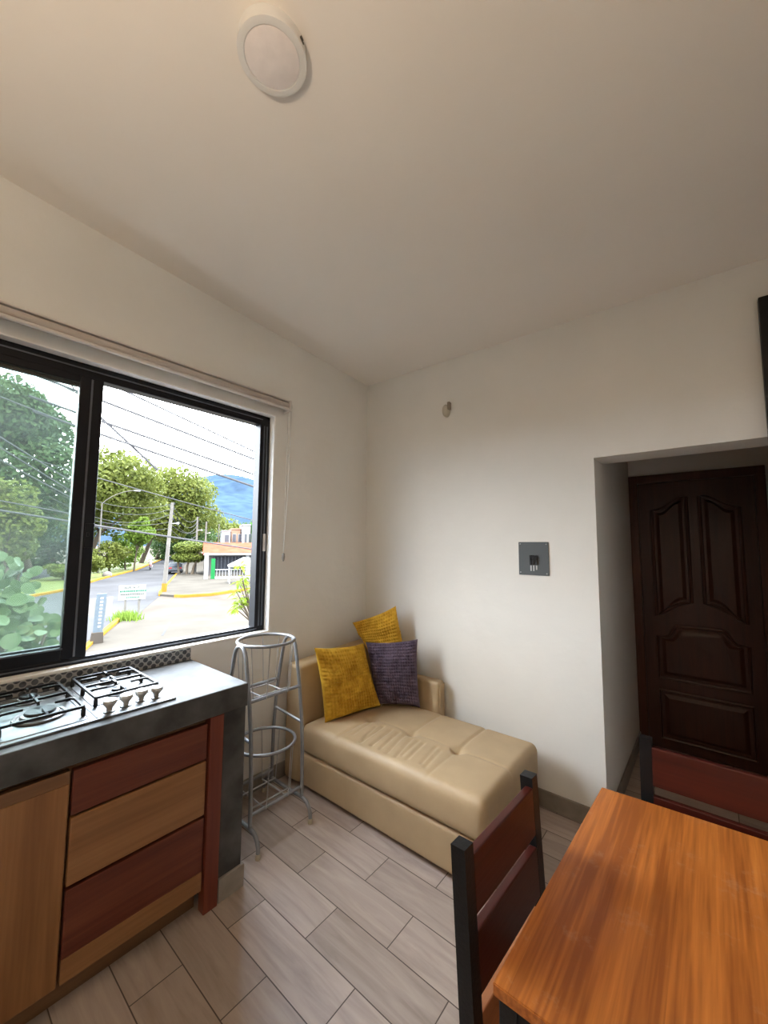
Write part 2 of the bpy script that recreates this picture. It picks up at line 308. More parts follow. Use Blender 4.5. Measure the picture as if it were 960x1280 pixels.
# ------------------------------------------------------------------ builders
LOC = {}
def root_loc(o):
    v = Vector((0, 0, 0))
    while o is not None:
        v = v + LOC.get(o.name, Vector((0, 0, 0))); o = o.parent
    return v
def tag(o, label, cat, group=None, kind=None):
    if label: o['label'] = label
    if cat: o['category'] = cat
    if group: o['group'] = group
    if kind: o['kind'] = kind
    return o
def thing(name, label, cat, loc=(0, 0, 0), rotz=0, group=None, world=True):
    o = bpy.data.objects.new(name, None); C.objects.link(o)
    o.empty_display_size = .1
    o.location = loc; o.rotation_euler = (0, 0, rotz)
    if world: LOC[o.name] = Vector(loc)
    return tag(o, label, cat, group)
class MB:
    def __init__(s): s.bm = bmesh.new()
    def box(s, x0, x1, y0, y1, z0, z1, bev=0, rot=None, seg=2):
        t = bmesh.new(); bmesh.ops.create_cube(t, size=1)
        bmesh.ops.scale(t, vec=(abs(x1 - x0), abs(y1 - y0), abs(z1 - z0)), verts=t.verts)
        if bev: bmesh.ops.bevel(t, geom=t.edges[:], offset=bev, segments=seg, affect='EDGES', profile=.5)
        if rot is not None: bmesh.ops.rotate(t, matrix=rot, verts=t.verts, cent=(0, 0, 0))
        bmesh.ops.translate(t, vec=((x0 + x1) / 2, (y0 + y1) / 2, (z0 + z1) / 2), verts=t.verts)
        s.merge(t); return s
    def merge(s, t):
        me = bpy.data.meshes.new('tmp'); t.to_mesh(me); t.free(); s.bm.from_mesh(me); bpy.data.meshes.remove(me)
    def tube(s, pts, r, n=10, closed=False, cap=True, square=False):
        pts = [Vector(p) for p in pts]; m = len(pts); rings = []
        rr = r if isinstance(r, (list, tuple)) else [r] * m
        prev = None
        for i, p in enumerate(pts):
            if closed: d = pts[(i + 1) % m] - pts[i - 1]
            else: d = pts[min(i + 1, m - 1)] - pts[max(i - 1, 0)]
            d.normalize()
            if prev is None:
                up = Vector((0, 0, 1)) if abs(d.z) < .95 else Vector((1, 0, 0))
                u = d.cross(up).normalized()
            else:
                u = (prev - d * prev.dot(d)).normalized()
            prev = u; v = d.cross(u)
            k = 4 if square else n; off = PI / 4 if square else 0
            rings.append([s.bm.verts.new(p + (u * math.cos(2 * PI * j / k + off) + v * math.sin(2 * PI * j / k + off)) * rr[i] * (1.414 if square else 1)) for j in range(k)])
        k = len(rings[0])
        for i in range(m if closed else m - 1):
            a, b = rings[i], rings[(i + 1) % m]
            for j in range(k): s.bm.faces.new((a[j], a[(j + 1) % k], b[(j + 1) % k], b[j]))
        if cap and not closed:
            s.bm.faces.new(rings[0][::-1]); s.bm.faces.new(rings[-1])
        return s
    def lathe(s, prof, c, n=32, axis='z'):
        rings = []
        for r, h in prof:
            ring = []
            for j in range(n):
                a = 2 * PI * j / n
                v = Vector((r * math.cos(a), r * math.sin(a), h))
                if axis == 'x': v = Vector((h, v.x, v.y))
                if axis == 'y': v = Vector((v.x, h, v.y))
                ring.append(s.bm.verts.new(Vector(c) + v))
            rings.append(ring)
        for a, b in zip(rings, rings[1:]):
            for j in range(n): s.bm.faces.new((a[j], a[(j + 1) % n], b[(j + 1) % n], b[j]))
        s.bm.faces.new(rings[0][::-1]); s.bm.faces.new(rings[-1])
        return s
    def prism(s, poly, fn0, fn1):
        """poly of 2D pts; fn0/fn1 map (a,b) to 3D for the two end caps"""
        A = [s.bm.verts.new(fn0(*p)) for p in poly]; B = [s.bm.verts.new(fn1(*p)) for p in poly]
        k = len(poly)
        s.bm.faces.new(A[::-1]); s.bm.faces.new(B)
        for j in range(k): s.bm.faces.new((A[j], A[(j + 1) % k], B[(j + 1) % k], B[j]))
        return s
    def grid(s, nu, nv, fn):
        V = [[s.bm.verts.new(fn(i / nu, j / nv)) for j in range(nv + 1)] for i in range(nu + 1)]
        for i in range(nu):
            for j in range(nv): s.bm.faces.new((V[i][j], V[i + 1][j], V[i + 1][j + 1], V[i][j + 1]))
        return s
    def rbox(s, x0, x1, y0, y1, z0, z1, r, nx, ny, nz, disp=None):
        """rounded box with dense faces and an optional displacement of each point"""
        lo = Vector((x0, y0, z0)); hi = Vector((x1, y1, z1))
        il = lo + Vector((r, r, r)); ih = hi - Vector((r, r, r))
        n = (nx, ny, nz)
        def coords(k):
            a, b, m = lo[k], hi[k], n[k]
            edge = [a + r * (1 - math.cos(PI / 2 * i / 6)) * 1.0 for i in range(6)]
            inner = [a + r + (b - a - 2 * r) * i / m for i in range(m + 1)]
            return edge + inner + [b - r * (1 - math.cos(PI / 2 * i / 6)) for i in range(5, -1, -1)]
        cs = [coords(0), coords(1), coords(2)]
        def place(p):
            q = Vector((min(max(p[i], il[i]), ih[i]) for i in range(3))); d = p - q
            # cube point -> rounded point
            if d.length > 1e-9:
                e = Vector([math.copysign(min(1, abs(d[i]) / r), d[i]) for i in range(3)])
                p = q + e.normalized() * r
            return disp(p) if disp else p
        for ax in range(3):
            for val in (lo[ax], hi[ax]):
                a, b = [i for i in range(3) if i != ax]
                V = {}
                for i, ca in enumerate(cs[a]):
                    for j, cb in enumerate(cs[b]):
                        p = Vector((0, 0, 0)); p[ax] = val; p[a] = ca; p[b] = cb
                        V[i, j] = s.bm.verts.new(place(p))
                for i in range(len(cs[a]) - 1):
                    for j in range(len(cs[b]) - 1):
                        s.bm.faces.new((V[i, j], V[i + 1, j], V[i + 1, j + 1], V[i, j + 1]))
        bmesh.ops.remove_doubles(s.bm, verts=s.bm.verts, dist=1e-5)
        return s
    def build(s, name, mat, parent=None, smooth=False, world=True, label=None, angle=40):
        bmesh.ops.recalc_face_normals(s.bm, faces=s.bm.faces[:])
        if parent is not None and world:
            bmesh.ops.translate(s.bm, vec=-root_loc(parent), verts=s.bm.verts)
        me = bpy.data.meshes.new(name); s.bm.to_mesh(me); s.bm.free()
        me.materials.append(mat if not isinstance(mat, str) else M[mat])
        o = bpy.data.objects.new(name, me); C.objects.link(o)
        if parent is not None: o.parent = parent
        if smooth:
            for p in me.polygons: p.use_smooth = True
            me.set_sharp_from_angle(angle=R(angle))
        if label: o['label'] = label
        return o
def base(o, loc):
    """move the origin of a one-mesh thing to loc, geometry staying in place"""
    o.data.transform(Matrix.Translation(-Vector(loc))); o.location = loc; return o
def struct(name, mb, mat, parent=None, smooth=False):
    o = mb.build(name, mat, parent, smooth)
    if parent is None: o['kind'] = 'structure'
    return o
def box_(x0, x1, y0, y1, z0, z1, bev=0): return MB().box(x0, x1, y0, y1, z0, z1, bev)
def copy_tree(o, parent=None):
    c = o.copy(); C.objects.link(c)
    if parent is not None: c.parent = parent
    for ch in o.children: copy_tree(ch, c)
    return c
def bez(a, b, c, n=8):
    a, b, c = Vector(a), Vector(b), Vector(c)
    return [a * (1 - t) ** 2 + b * 2 * t * (1 - t) + c * t * t for t in [i / n for i in range(n + 1)]]

# ------------------------------------------------------------------ room shell
X1, Y1 = 3.25, -7.2           # right wall, rear wall
def zc(x, y): return 2.998 - .0125 * x - .0704 * y
ZV = 2.29                      # lobby ceiling
OX0, OX1, OZ = 1.8116, 2.72, 2.089
WY0, WY1, WZ0, WZ1 = -2.62, -.960, .978, 2.472
struct('floor', MB().box(0, X1, Y1, 1.5, -.12, 0), 'floor')
struct('ceiling', MB().prism([(-.2, Y1 - .2), (X1 + .2, Y1 - .2), (X1 + .2, .24), (-.2, .24)],
       lambda a, b: Vector((a, b, zc(a, b))), lambda a, b: Vector((a, b, zc(a, b) + .15))), 'ceiling')
def slab_wall(mb, x0, x1, y0, y1, z0): # wall piece running up into the sloped ceiling
    mb.prism([(x0, y0), (x1, y0), (x1, y1), (x0, y1)], lambda a, b: Vector((a, b, z0)), lambda a, b: Vector((a, b, zc(a, b) + .02)))
wl = MB()
slab_wall(wl, -.2, 0, WY1, .24, -.12)
W2Y0, W2Y1 = -6.6, -4.6
slab_wall(wl, -.2, 0, W2Y1, WY0, -.12)
slab_wall(wl, -.2, 0, Y1 - .2, W2Y0, -.12)
slab_wall(wl, -.2, 0, W2Y0, W2Y1, WZ1)
wl.box(-.2, 0, W2Y0, W2Y1, -.12, WZ0)
slab_wall(wl, -.2, 0, WY0, WY1, WZ1)
wl.box(-.2, 0, WY0, WY1, -.12, WZ0)
struct('wall_left', wl, 'plaster')
wb = MB()
slab_wall(wb, 0, OX0, 0, .235, -.12)
slab_wall(wb, OX1, X1 + .2, 0, .235, -.12)
slab_wall(wb, OX0, OX1, 0, .235, OZ)
struct('wall_back', wb, 'plaster')
wr = MB(); slab_wall(wr, X1, X1 + .2, Y1 - .2, 0, -.12); struct('wall_right', wr, 'plaster')
wf = MB(); slab_wall(wf, 0, X1, Y1 - .2, Y1, -.12)
struct('wall_rear', wf, 'plaster')
# lobby in front of the entry door
struct('wall_lobby_side', MB().box(OX0 - .12, OX0, .235, 1.3, -.12, 2.5), 'plaster')
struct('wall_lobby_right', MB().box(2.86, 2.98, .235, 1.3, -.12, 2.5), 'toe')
lb = MB(); lb.box(OX0 - .12, OX0, 1.3, 1.5, -.12, 2.5); lb.box(2.645, 2.98, 1.3, 1.5, -.12, 2.5); lb.box(OX0, 2.645, 1.3, 1.5, 2.1495, 2.5)
struct('wall_lobby_end', lb, 'plaster')
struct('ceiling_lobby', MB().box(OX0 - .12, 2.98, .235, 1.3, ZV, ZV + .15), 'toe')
struct('baseboard_back', MB().box(.012, OX0, -.012, 0, 0, .0996, .003), 'baseboard')
struct('baseboard_left', MB().box(0, .012, -1.46, 0, 0, .0996, .003), 'baseboard')
struct('baseboard_lobby', MB().box(OX0, OX0 + .012, .0, 1.28, 0, .0996, .003), 'baseboard')
tr = MB()
tr.box(-.199, .003, WY0, WY1, WZ0, WZ0 + .012, .002)
tr.box(-.199, .001, WY1 - .010, WY1 + .000, WZ0 + .012, WZ1)
tr.box(-.199, .001, WY0, WY1 - .010, WZ1 - .008, WZ1)
struct('trim_1', tr, 'reveal')

# window: black sliding frame, the sash pushed left, right half open
win = MB()
FX0, FX1 = -.12, -.05
win.box(FX0, FX1, -1.045, -.970, WZ0 + .012, WZ1 - .008, .004)
win.box(FX0, FX1, WY0, -1.045, WZ1 - .075, WZ1 - .008, .004)
win.box(FX0, FX1, WY0, -1.045, WZ0 + .012, WZ0 + .042, .004)
win.box(FX0, FX1, WY0, WY0 + .04, WZ0 + .042, WZ1 - .075, .004)
window = struct('window_1', win, 'black_alu')
win = MB()
win.box(FX1, FX1 + .004, -1.020, -1.012, WZ0 + .045, WZ1 - .08); win.box(FX1, FX1 + .004, -.998, -.990, WZ0 + .045, WZ1 - .08)
win.box(FX1, FX1 + .004, WY0, -1.03, WZ0 + .024, WZ0 + .030); win.box(FX1, FX1 + .004, WY0, -1.03, WZ1 - .040, WZ1 - .034)
win.build('frame_groove', 'dark_edge', window)
# fixed light behind + sliding sash in front
sa = MB()
sa.box(-.112, -.088, -2.06, -1.985, WZ0 + .042, WZ1 - .075, .003)
sa.box(-.112, -.088, WY0 + .04, -2.06, WZ0 + .042, WZ0 + .105, .003)
sa.box(-.112, -.088, WY0 + .04, -2.06, WZ1 - .12, WZ1 - .075, .003)
sash0 = sa.build('fixed_sash', 'black_alu', window)
MB().box(-.102, -.098, WY0 + .04, -2.06, WZ0 + .105, WZ1 - .12).build('glass_pane', 'glass', sash0)
sa = MB()
sa.box(-.082, -.054, -2.063, -1.965, WZ0 + .034, WZ1 - .070, .004)
sa.box(-.082, -.054, WY0 + .05, -2.063, WZ0 + .034, WZ0 + .098, .004)
sa.box(-.082, -.054, WY0 + .05, -2.063, WZ1 - .108, WZ1 - .070, .004)
sash1 = sa.build('sliding_sash', 'black_alu', window)
MB().box(-.070, -.066, WY0 + .05, -2.063, WZ0 + .098, WZ1 - .108).build('glass_pane', 'glass', sash1)
MB().box(-.054, -.050, -2.018, -2.010, WZ0 + .05, WZ1 - .08, .001).box(-.054, -.051, WY0 + .06, -2.06, WZ0 + .090, WZ0 + .097).build('sash_bead', 'dark_edge', sash1)
MB().box(-.054, -.040, -2.005, -1.968, 1.545, 1.665, .004).box(-.040, -.030, -2.0, -1.990, 1.60, 1.62, .002).build('latch', 'black_alu', sash1)
st = MB(); st.box(-.050, -.042, -1.002, -.982, 1.52, 1.64, .003); st.box(-.042, -.036, -.997, -.987, 1.56, 1.60, .002)
st.build('latch_strike', 'rail', window, label='worn metal latch strike')

# added unseen window behind the viewpoint, lets in extra daylight to brighten the room
w2 = MB()
w2.box(FX0, FX1, W2Y0, W2Y1, WZ0, WZ0 + .05, .004); w2.box(FX0, FX1, W2Y0, W2Y1, WZ1 - .06, WZ1, .004)
for yy in (W2Y0, -5.62, W2Y1 - .05): w2.box(FX0, FX1, yy, yy + .05, WZ0 + .05, WZ1 - .06, .004)
added_window = struct('added_window_2', w2, 'black_alu')
for ya, yb in ((W2Y0 + .05, -5.62), (-5.57, W2Y1 - .05)): MB().box(-.087, -.083, ya, yb, WZ0 + .05, WZ1 - .06).build('glass_pane', 'glass', added_window)

# added warm fill: unseen uplighter behind the viewpoint, brightens ceiling and upper walls
ul = thing('added_fill_lamp', 'added unseen black uplighter behind the viewpoint, warm fill for the ceiling', 'lamp', (2.1, -3.65, 0))
b = MB(); b.lathe([(.14, 0), (.14, .02), (.03, .035)], (2.1, -3.65, 0), 32); b.build('base', 'black_steel', ul, smooth=True)
MB().tube([(2.1, -3.65, .03), (2.1, -3.65, 1.70)], .012, 10).build('pole', 'black_steel', ul)
b = MB(); b.lathe([(.03, 1.68), (.12, 1.72), (.19, 1.80), (.186, 1.80), (.115, 1.73), (.02, 1.70)], (2.1, -3.65, 0), 40); b.build('lamp_shade', 'black_steel', ul, smooth=True)
ud = bpy.data.lights.new('fill_uplight', 'AREA'); ud.shape = 'DISK'; ud.size = .32; ud.energy = FILL_UPLIGHT; ud.color = (1, .78, .55); ud.spread = R(136)
uo = bpy.data.objects.new('fill_uplight', ud); C.objects.link(uo); uo.parent = ul; uo.location = (0, 0, 1.79); uo.rotation_euler = (PI, 0, 0)

# ------------------------------------------------------------------ entry door
door = MB(); DY = 1.3
door.box(OX0 + .002, 1.874, DY - .03, DY + .06, 0, 2.15, .004)
door.box(1.874, 2.645, DY - .03, DY + .06, 2.085, 2.15, .004)
door.box(2.585, 2.645, DY - .03, DY + .06, 0, 2.085, .004)
door1 = struct('door_1', door, 'entry_frame')
light_leak_blocker = box_(OX0 + .002, 2.645, DY + .037, DY + .058, 0, 2.15).build('light_leak_blocker', 'entry_frame', door1)  # full backing sheet added behind the leaf to block daylight leaking round it
leaf = box_(1.876, 2.583, DY - .005, DY + .035, .012, 2.083).build('door_leaf', 'entry_door', door1)
def raised_panel(outline, nm='raised_panel'):
    y0 = DY - .005
    mb = MB()
    pts = [Vector((a, y0 - .002, b)) for a, b in outline]
    mb.tube(pts, .012, 8, closed=True)
    cx = sum(a for a, b in outline) / len(outline); cz = sum(b for a, b in outline) / len(outline)
    ax = [a for a, b in outline]; bz = [b for a, b in outline]
    mx_, mz_ = (min(ax) + max(ax)) / 2, (min(bz) + max(bz)) / 2; hx, hz = (max(ax) - min(ax)) / 2, (max(bz) - min(bz)) / 2
    def inset(d): return [Vector((mx_ + (a - mx_) * (1 - d / hx), mz_ + (b - mz_) * (1 - d / hz))) for a, b in outline]
    i1, i2 = inset(.028), inset(.052)
    A = [mb.bm.verts.new((p.x, y0 - .000, p.y)) for p in i1]; B = [mb.bm.verts.new((p.x, y0 - .014, p.y)) for p in i2]
    k = len(A)
    for j in range(k): mb.bm.faces.new((A[j], A[(j + 1) % k], B[(j + 1) % k], B[j]))
    mb.bm.faces.new(B)
    return mb.build(nm, 'entry_door', leaf, smooth=True, angle=30)
def scurve(x0, z0, x1, z1, n=10):
    return [(x0 + (x1 - x0) * i / n, z0 + (z1 - z0) * (.5 - .5 * math.cos(PI * i / n))) for i in range(n + 1)]
def arc(x0, z0, x1, z1, n=8): # quarter-ellipse rise from (x0,z0) to (x1,z1)
    return [(x0 + (x1 - x0) * i / n, z0 + (z1 - z0) * math.sin(PI / 2 * i / n)) for i in range(n + 1)]
raised_panel([(1.962, 1.86)] + [(1.962, 1.02)] + arc(1.972, 1.02, 2.19, 1.14)[1:] + [(2.19, 1.955)] + scurve(2.185, 1.955, 1.985, 1.86)[1:])
raised_panel([(2.497, 1.02)] + [(2.497, 1.86)] + scurve(2.475, 1.86, 2.275, 1.955)[:-1] + [(2.27, 1.955), (2.27, 1.14)] + list(reversed(arc(2.487, 1.02, 2.27, 1.14)))[1:-1])
raised_panel([(1.962, .545), (2.497, .545), (2.497, .86)] + scurve(2.44, .86, 2.36, .955, 6) + scurve(2.10, .955, 2.02, .86, 6) + [(1.962, .86)])
raised_panel([(1.962, .09), (2.497, .09), (2.497, .45), (1.962, .45)])
# tall black leaf standing at the right end of the doorway
sl = thing('sliding_door', 'tall black door panel at the far right edge, in front of the doorway wall', 'door', (2.553, -.03, 0))
sm = MB(); sm.box(2.553, 2.62, -.055, -.010, .012, 2.755, .003); sm.box(3.10, 3.17, -.055, -.010, .012, 2.755, .003)
for z in (.012, 1.2, 2.66): sm.box(2.62, 3.10, -.053, -.012, z, z + .095, .003)
sm.build('door_frame', 'black_steel', sl)
MB().box(2.60, 3.12, -.038, -.026, .05, 2.72).build('door_panel', 'black_steel', sl)
MB().tube([(2.585, -.055, .95), (2.585, -.095, .97), (2.585, -.095, 1.18), (2.585, -.055, 1.20)], .008, 10).build('pull_handle', 'black_steel', sl, smooth=True)

# ------------------------------------------------------------------ kitchen counter
CT, CB, CF, CY = .912, .807, .595, -1.480
ctr = thing('kitchen_counter', 'dark polished concrete kitchen counter with end leg under the window', 'counter', (.3, -2.4, 0))
MB().box(.004, CF, -3.6, CY, CB, CT, .004).build('countertop', 'concrete', ctr)
MB().box(.016, .574, -1.592, -1.476, 0, CB, .003).build('end_panel', 'concrete', ctr)
MB().box(.50, .586, -1.588, -1.464, 0, .098, .003).box(.014, .50, -1.476, -1.464, 0, .098, .003).build('base_tile', 'baseboard', ctr, label='pale tile skirting at the foot of the end leg')
MB().box(.001, .010, -3.6, -1.486, CT, WZ0 - .002, .001).build('backsplash', 'mosaic', ctr, label='low strip of grey dotted mosaic tile')
cab = thing('base_cabinet', 'cedar base cabinet with red and tan drawer fronts below the concrete counter', 'cabinet', (.3, -2.4, 0))
k = MB(); k.box(.03, .555, -3.5, -1.66, .10, .79); k.build('carcass', 'toe', cab)
MB().box(.03, .515, -3.5, -1.66, 0, .10).build('toe_kick', 'toe', cab)
MB().box(.545, .592, -1.657, -1.594, .002, CB - .001, .003).build('corner_post', 'cedar_post', cab)
def drawer(z0, z1, mat, lab):
    d = MB(); d.box(.557, .586, -2.139, -1.666, z0, z1, .003); return d.build('drawer', mat, cab, label=lab)
drawer(.636, .783, 'cedar_red', 'dark red top drawer front')
drawer(.408, .627, 'cedar_tan', 'tan middle drawer front')
d3 = drawer(.181, .396, 'cedar_red', 'dark red bottom drawer front with a tan lower board')
MB().box(.557, .586, -2.139, -1.666, .104, .1805, .002).build('lower_board', 'cedar_tan', d3, label='tan lower board')
db = MB(); db.box(.557, .586, -2.62, -2.148, .104, .745, .003); cd = db.build('door', 'cedar_door', cab, label='honey cedar cabinet door with upright grain')
MB().box(.557, .5865, -2.62, -2.148, .7455, .787, .002).build('top_rail', 'toe', cd)
MB().box(.557, .586, -3.1, -2.63, .104, .787, .003).build('door', 'cedar_door', cab)

# ------------------------------------------------------------------ gas hob
hob = thing('gas_hob', 'stainless steel gas hob with black grates set in the concrete counter', 'hob', (.3, -2.15, CT))
h = MB()
HX0, HX1, HY0, HY1 = .050, .545, -2.50, -1.788
h.box(HX0, HX1, HY0, HY1, CT - .002, CT + .009, .003)
hb = h.build('hob_plate', 'steel', hob, smooth=True)
# shallow pressed wells
h = MB()
for (x0, x1, y0, y1) in ((.075, .52, -2.33, -2.085), (.075, .40, -2.045, -1.815)):
    pts = []
    for cx, cy, a0 in ((x1 - .02, y1 - .02, 0), (x0 + .02, y1 - .02, 90), (x0 + .02, y0 + .02, 180), (x1 - .02, y0 + .02, 270)):
        for i in range(5): pts.append((cx + .02 * math.cos(R(a0 + 22.5 * i)), cy + .02 * math.sin(R(a0 + 22.5 * i)), CT + .009))
    h.tube(pts, .003, 6, closed=True)
h.box(.06, .535, -2.068, -2.062, CT + .008, CT + .0115, .001)
h.build('well_rim', 'steel', hb, smooth=True)
def burner(x, y, r):
    z = CT + .009
    b = MB(); b.lathe([(r * 1.35, 0), (r * 1.35, .004), (r * 1.05, .007), (r, .016), (r * .9, .018)], (x, y, z), 32)
    o = b.build('burner', 'alu_grey', hob, smooth=True)
    c = MB(); c.lathe([(r * .82, .018), (r * .84, .021), (r * .78, .0265), (r * .3, .028)], (x, y, z), 32); c.build('burner_cap', 'black_steel', o, smooth=True)
    ig = MB(); ig.lathe([(.003, 0), (.003, .016)], (x + r * 1.2, y + r * .4, z), 8); ig.build('igniter', 'mark', o)
    return o
BUR = [(.362, -2.200, .056), (.140, -2.200, .036), (.147, -1.925, .036), (.318, -1.938, .026)]
for b in BUR: burner(*b)
def ring_(x, y, r, z): return [(x + r * math.cos(2 * PI * i / 36), y + r * math.sin(2 * PI * i / 36), z) for i in range(36)]
b = MB(); b.tube(ring_(.362, -2.2, .074, CT + .013), .007, 8, closed=True); b.build('outer_flame_ring', 'alu_grey', hob, smooth=True)
def grate(x0, x1, y0, y1, centres):
    z = CT + .044; g = MB(); q = .0045
    # two long bars along the front and rear plus side bars, bent down at the ends to feet
    for y in (y0, y1):
        g.tube([(x0, y, z), (x1, y, z)], q, square=True)
    for x in (x0, x1):
        g.tube([(x, y0, z), (x, y1, z)], q, square=True)
    xm = [(centres[0][0] + centres[1][0]) / 2]
    g.tube([(xm[0], y0, z), (xm[0], y1, z)], q, square=True)
    for (cx, cy) in centres:
        lo = x0 if cx < xm[0] else xm[0]; hi = xm[0] if cx < xm[0] else x1
        for p, d in (((lo, cy), 1), ((hi, cy), -1)):
            L_ = (cx - p[0]); e = p[0] + L_ * .62
            g.tube([(p[0], cy, z), (p[0] + L_ * .15, cy, z + .006), (e, cy, z + .006), (e + .002 * d, cy, z - .004)], q * .9, square=True)
        for yy in (y0, y1):
            L_ = cy - yy; e = yy + L_ * .60
            g.tube([(cx, yy, z), (cx, yy + L_ * .15, z + .006), (cx, e, z + .006)], q * .9, square=True)
    o = g.build('grate', 'black_steel', hob)
    for x in (x0, x1, xm[0]):
        for y in (y0, y1):
            f = MB(); f.lathe([(.006, 0), (.008, .006), (.0075, .024), (.005, .036)], (x, y, CT + .009), 10); f.build('grate_foot', 'black_rubber', o, smooth=True)
    return o
grate(.075, .475, -2.325, -2.095, [(.140, -2.2), (.362, -2.2)])
grate(.075, .410, -2.040, -1.815, [(.147, -1.925), (.318, -1.935)])
for (x, y) in ((.500, -2.018), (.487, -1.958), (.476, -1.899), (.487, -1.845)):
    kb = MB(); kb.lathe([(.010, 0), (.010, .012), (.013, .016), (.023, .030), (.0235, .040), (.021, .0435), (.004, .044)], (x, y, CT + .010), 28)
    o = kb.build('knob', 'chrome', hob, smooth=True)
    sk = MB(); sk.lathe([(.021, 0), (.021, .003), (.017, .005)], (x, y, CT + .009), 24); sk.build('knob_skirt', 'steel', o, smooth=True)
    MB().box(x - .001, x + .012, y - .001, y + .001, CT + .0535, CT + .0545).build('pointer_mark', 'sensor_dark', o)

# ------------------------------------------------------------------ roller shade
sh = thing('roller_shade', 'rolled up grey roller shade on a rail above the window', 'blind', (.06, -1.7, 2.49))
b = MB(); b.lathe([(.010, -2.74), (.027, -2.74), (.0275, -.90), (.010, -.90)], (.048, 0, 2.545), 24, 'y'); b.build('fabric_roll', 'shade', sh, smooth=True)
MB().box(.003, .070, -2.74, -.885, 2.574, 2.583, .003).build('head_rail', 'rail', sh)
MB().tube([(.076, -2.74, 2.516), (.076, -.905, 2.516)], .010, 12).build('bottom_bar', 'rail', sh, smooth=True)
b = MB(); b.box(.003, .082, -.899, -.884, 2.505, 2.583, .004); b.lathe([(.024, -.884), (.024, -.872), (.012, -.868)], (.048, 0, 2.545), 20, 'y'); b.build('end_bracket', 'rail', sh, smooth=True, angle=30)
b = MB(); b.box(.003, .082, -2.756, -2.741, 2.505, 2.583, .004); b.build('end_bracket', 'rail', sh)
cd_ = MB()
cd_.tube([(.030, -.878, 2.54), (.030, -.880, 2.0), (.030, -.887, 1.50)], .0022, 6); cd_.tube([(.066, -.878, 2.54), (.060, -.882, 2.0), (.034, -.889, 1.50)], .0022, 6)
cd_.build('pull_cord', 'clear_cord', sh, smooth=True)
b = MB(); b.lathe([(.004, .03), (.010, .024), (.012, .0), (.008, -.020), (.003, -.028)], (.032, -.888, 1.478), 14); b.build('cord_weight', 'weight', sh, smooth=True)

# ------------------------------------------------------------------ ceiling light, wall fittings
LX, LY = 1.334, -1.935
zt_ = zc(LX, LY)
lamp = thing('ceiling_light', 'round white surface mounted ceiling light, switched off', 'ceiling light', (LX, LY, zt_))
b = MB(); b.lathe([(.104, .010), (.104, -.018), (.106, -.030), (.105, -.0355), (.100, -.037), (.086, -.037), (.084, -.034)], (LX, LY, zt_), 64); b.build('housing', 'lamp_body', lamp, smooth=True, angle=30)
b = MB(); b.lathe([(.0825, -.032), (.0825, -.0358), (.080, -.0372), (.01, -.0376)], (LX, LY, zt_), 64); b.build('diffuser', 'lamp_diff', lamp, smooth=True, angle=30)
b = MB(); b.box(.1035, .1065, -.009, .009, -.022, -.016); b.box(.1035, .1065, -.006, .006, -.012, -.009); bmesh.ops.rotate(b.bm, matrix=Matrix.Rotation(R(20), 3, 'Z'), verts=b.bm.verts, cent=(0, 0, 0)); bmesh.ops.translate(b.bm, vec=(LX, LY, zt_), verts=b.bm.verts); b.build('rating_mark', 'sensor_dark', lamp)

bp_ = thing('breaker_panel', 'square dark grey breaker plate with black switches on the back wall', 'breaker panel', (1.445, 0, 1.487))
MB().box(1.350, 1.540, -.006, 0, 1.381, 1.592, .002).build('cover_plate', 'panel_grey', bp_)
for i in range(3):
    x = 1.421 + .0175 * i
    s_ = MB(); s_.box(x, x + .0160, -.014, -.006, 1.447, 1.508, .002)
    s_ = s_.build('breaker_switch', 'breaker', bp_)
    MB().box(x + .004, x + .012, -.024, -.014, 1.478, 1.489, .002).build('toggle', 'breaker', s_)
    MB().box(x + .004, x + .0115, -.0068, -.006, 1.408 if i < 2 else 1.416, 1.443).build('label_mark', 'mark', bp_, label='white label mark')
for x, z in ((1.362, 1.580), (1.526, 1.578), (1.362, 1.398), (1.526, 1.394)):
    s_ = MB(); s_.lathe([(.0035, -.006), (.0035, -.0078), (.002, -.0085)], (x, 0, z), 12, 'y'); s_.build('screw', 'screw', bp_)
sn = thing('wall_sensor', 'small pale plastic sensor high on the back wall', 'sensor', (.828, 0, 2.59))
b = MB(); b.lathe([(.034, 0), (.036, -.012), (.034, -.030), (.024, -.044), (.008, -.050)], (.822, 0, 2.585), 24, 'y'); bmesh.ops.scale(b.bm, vec=(.8, 1, 1.35), space=Matrix.Translation((-.822, 0, -2.585)), verts=b.bm.verts); b.build('sensor_body', 'sensor', sn, smooth=True)
b = MB(); b.box(.842, .862, -.040, -.004, 2.585, 2.645, .006); b.build('side_clip', 'clip_tan', sn)

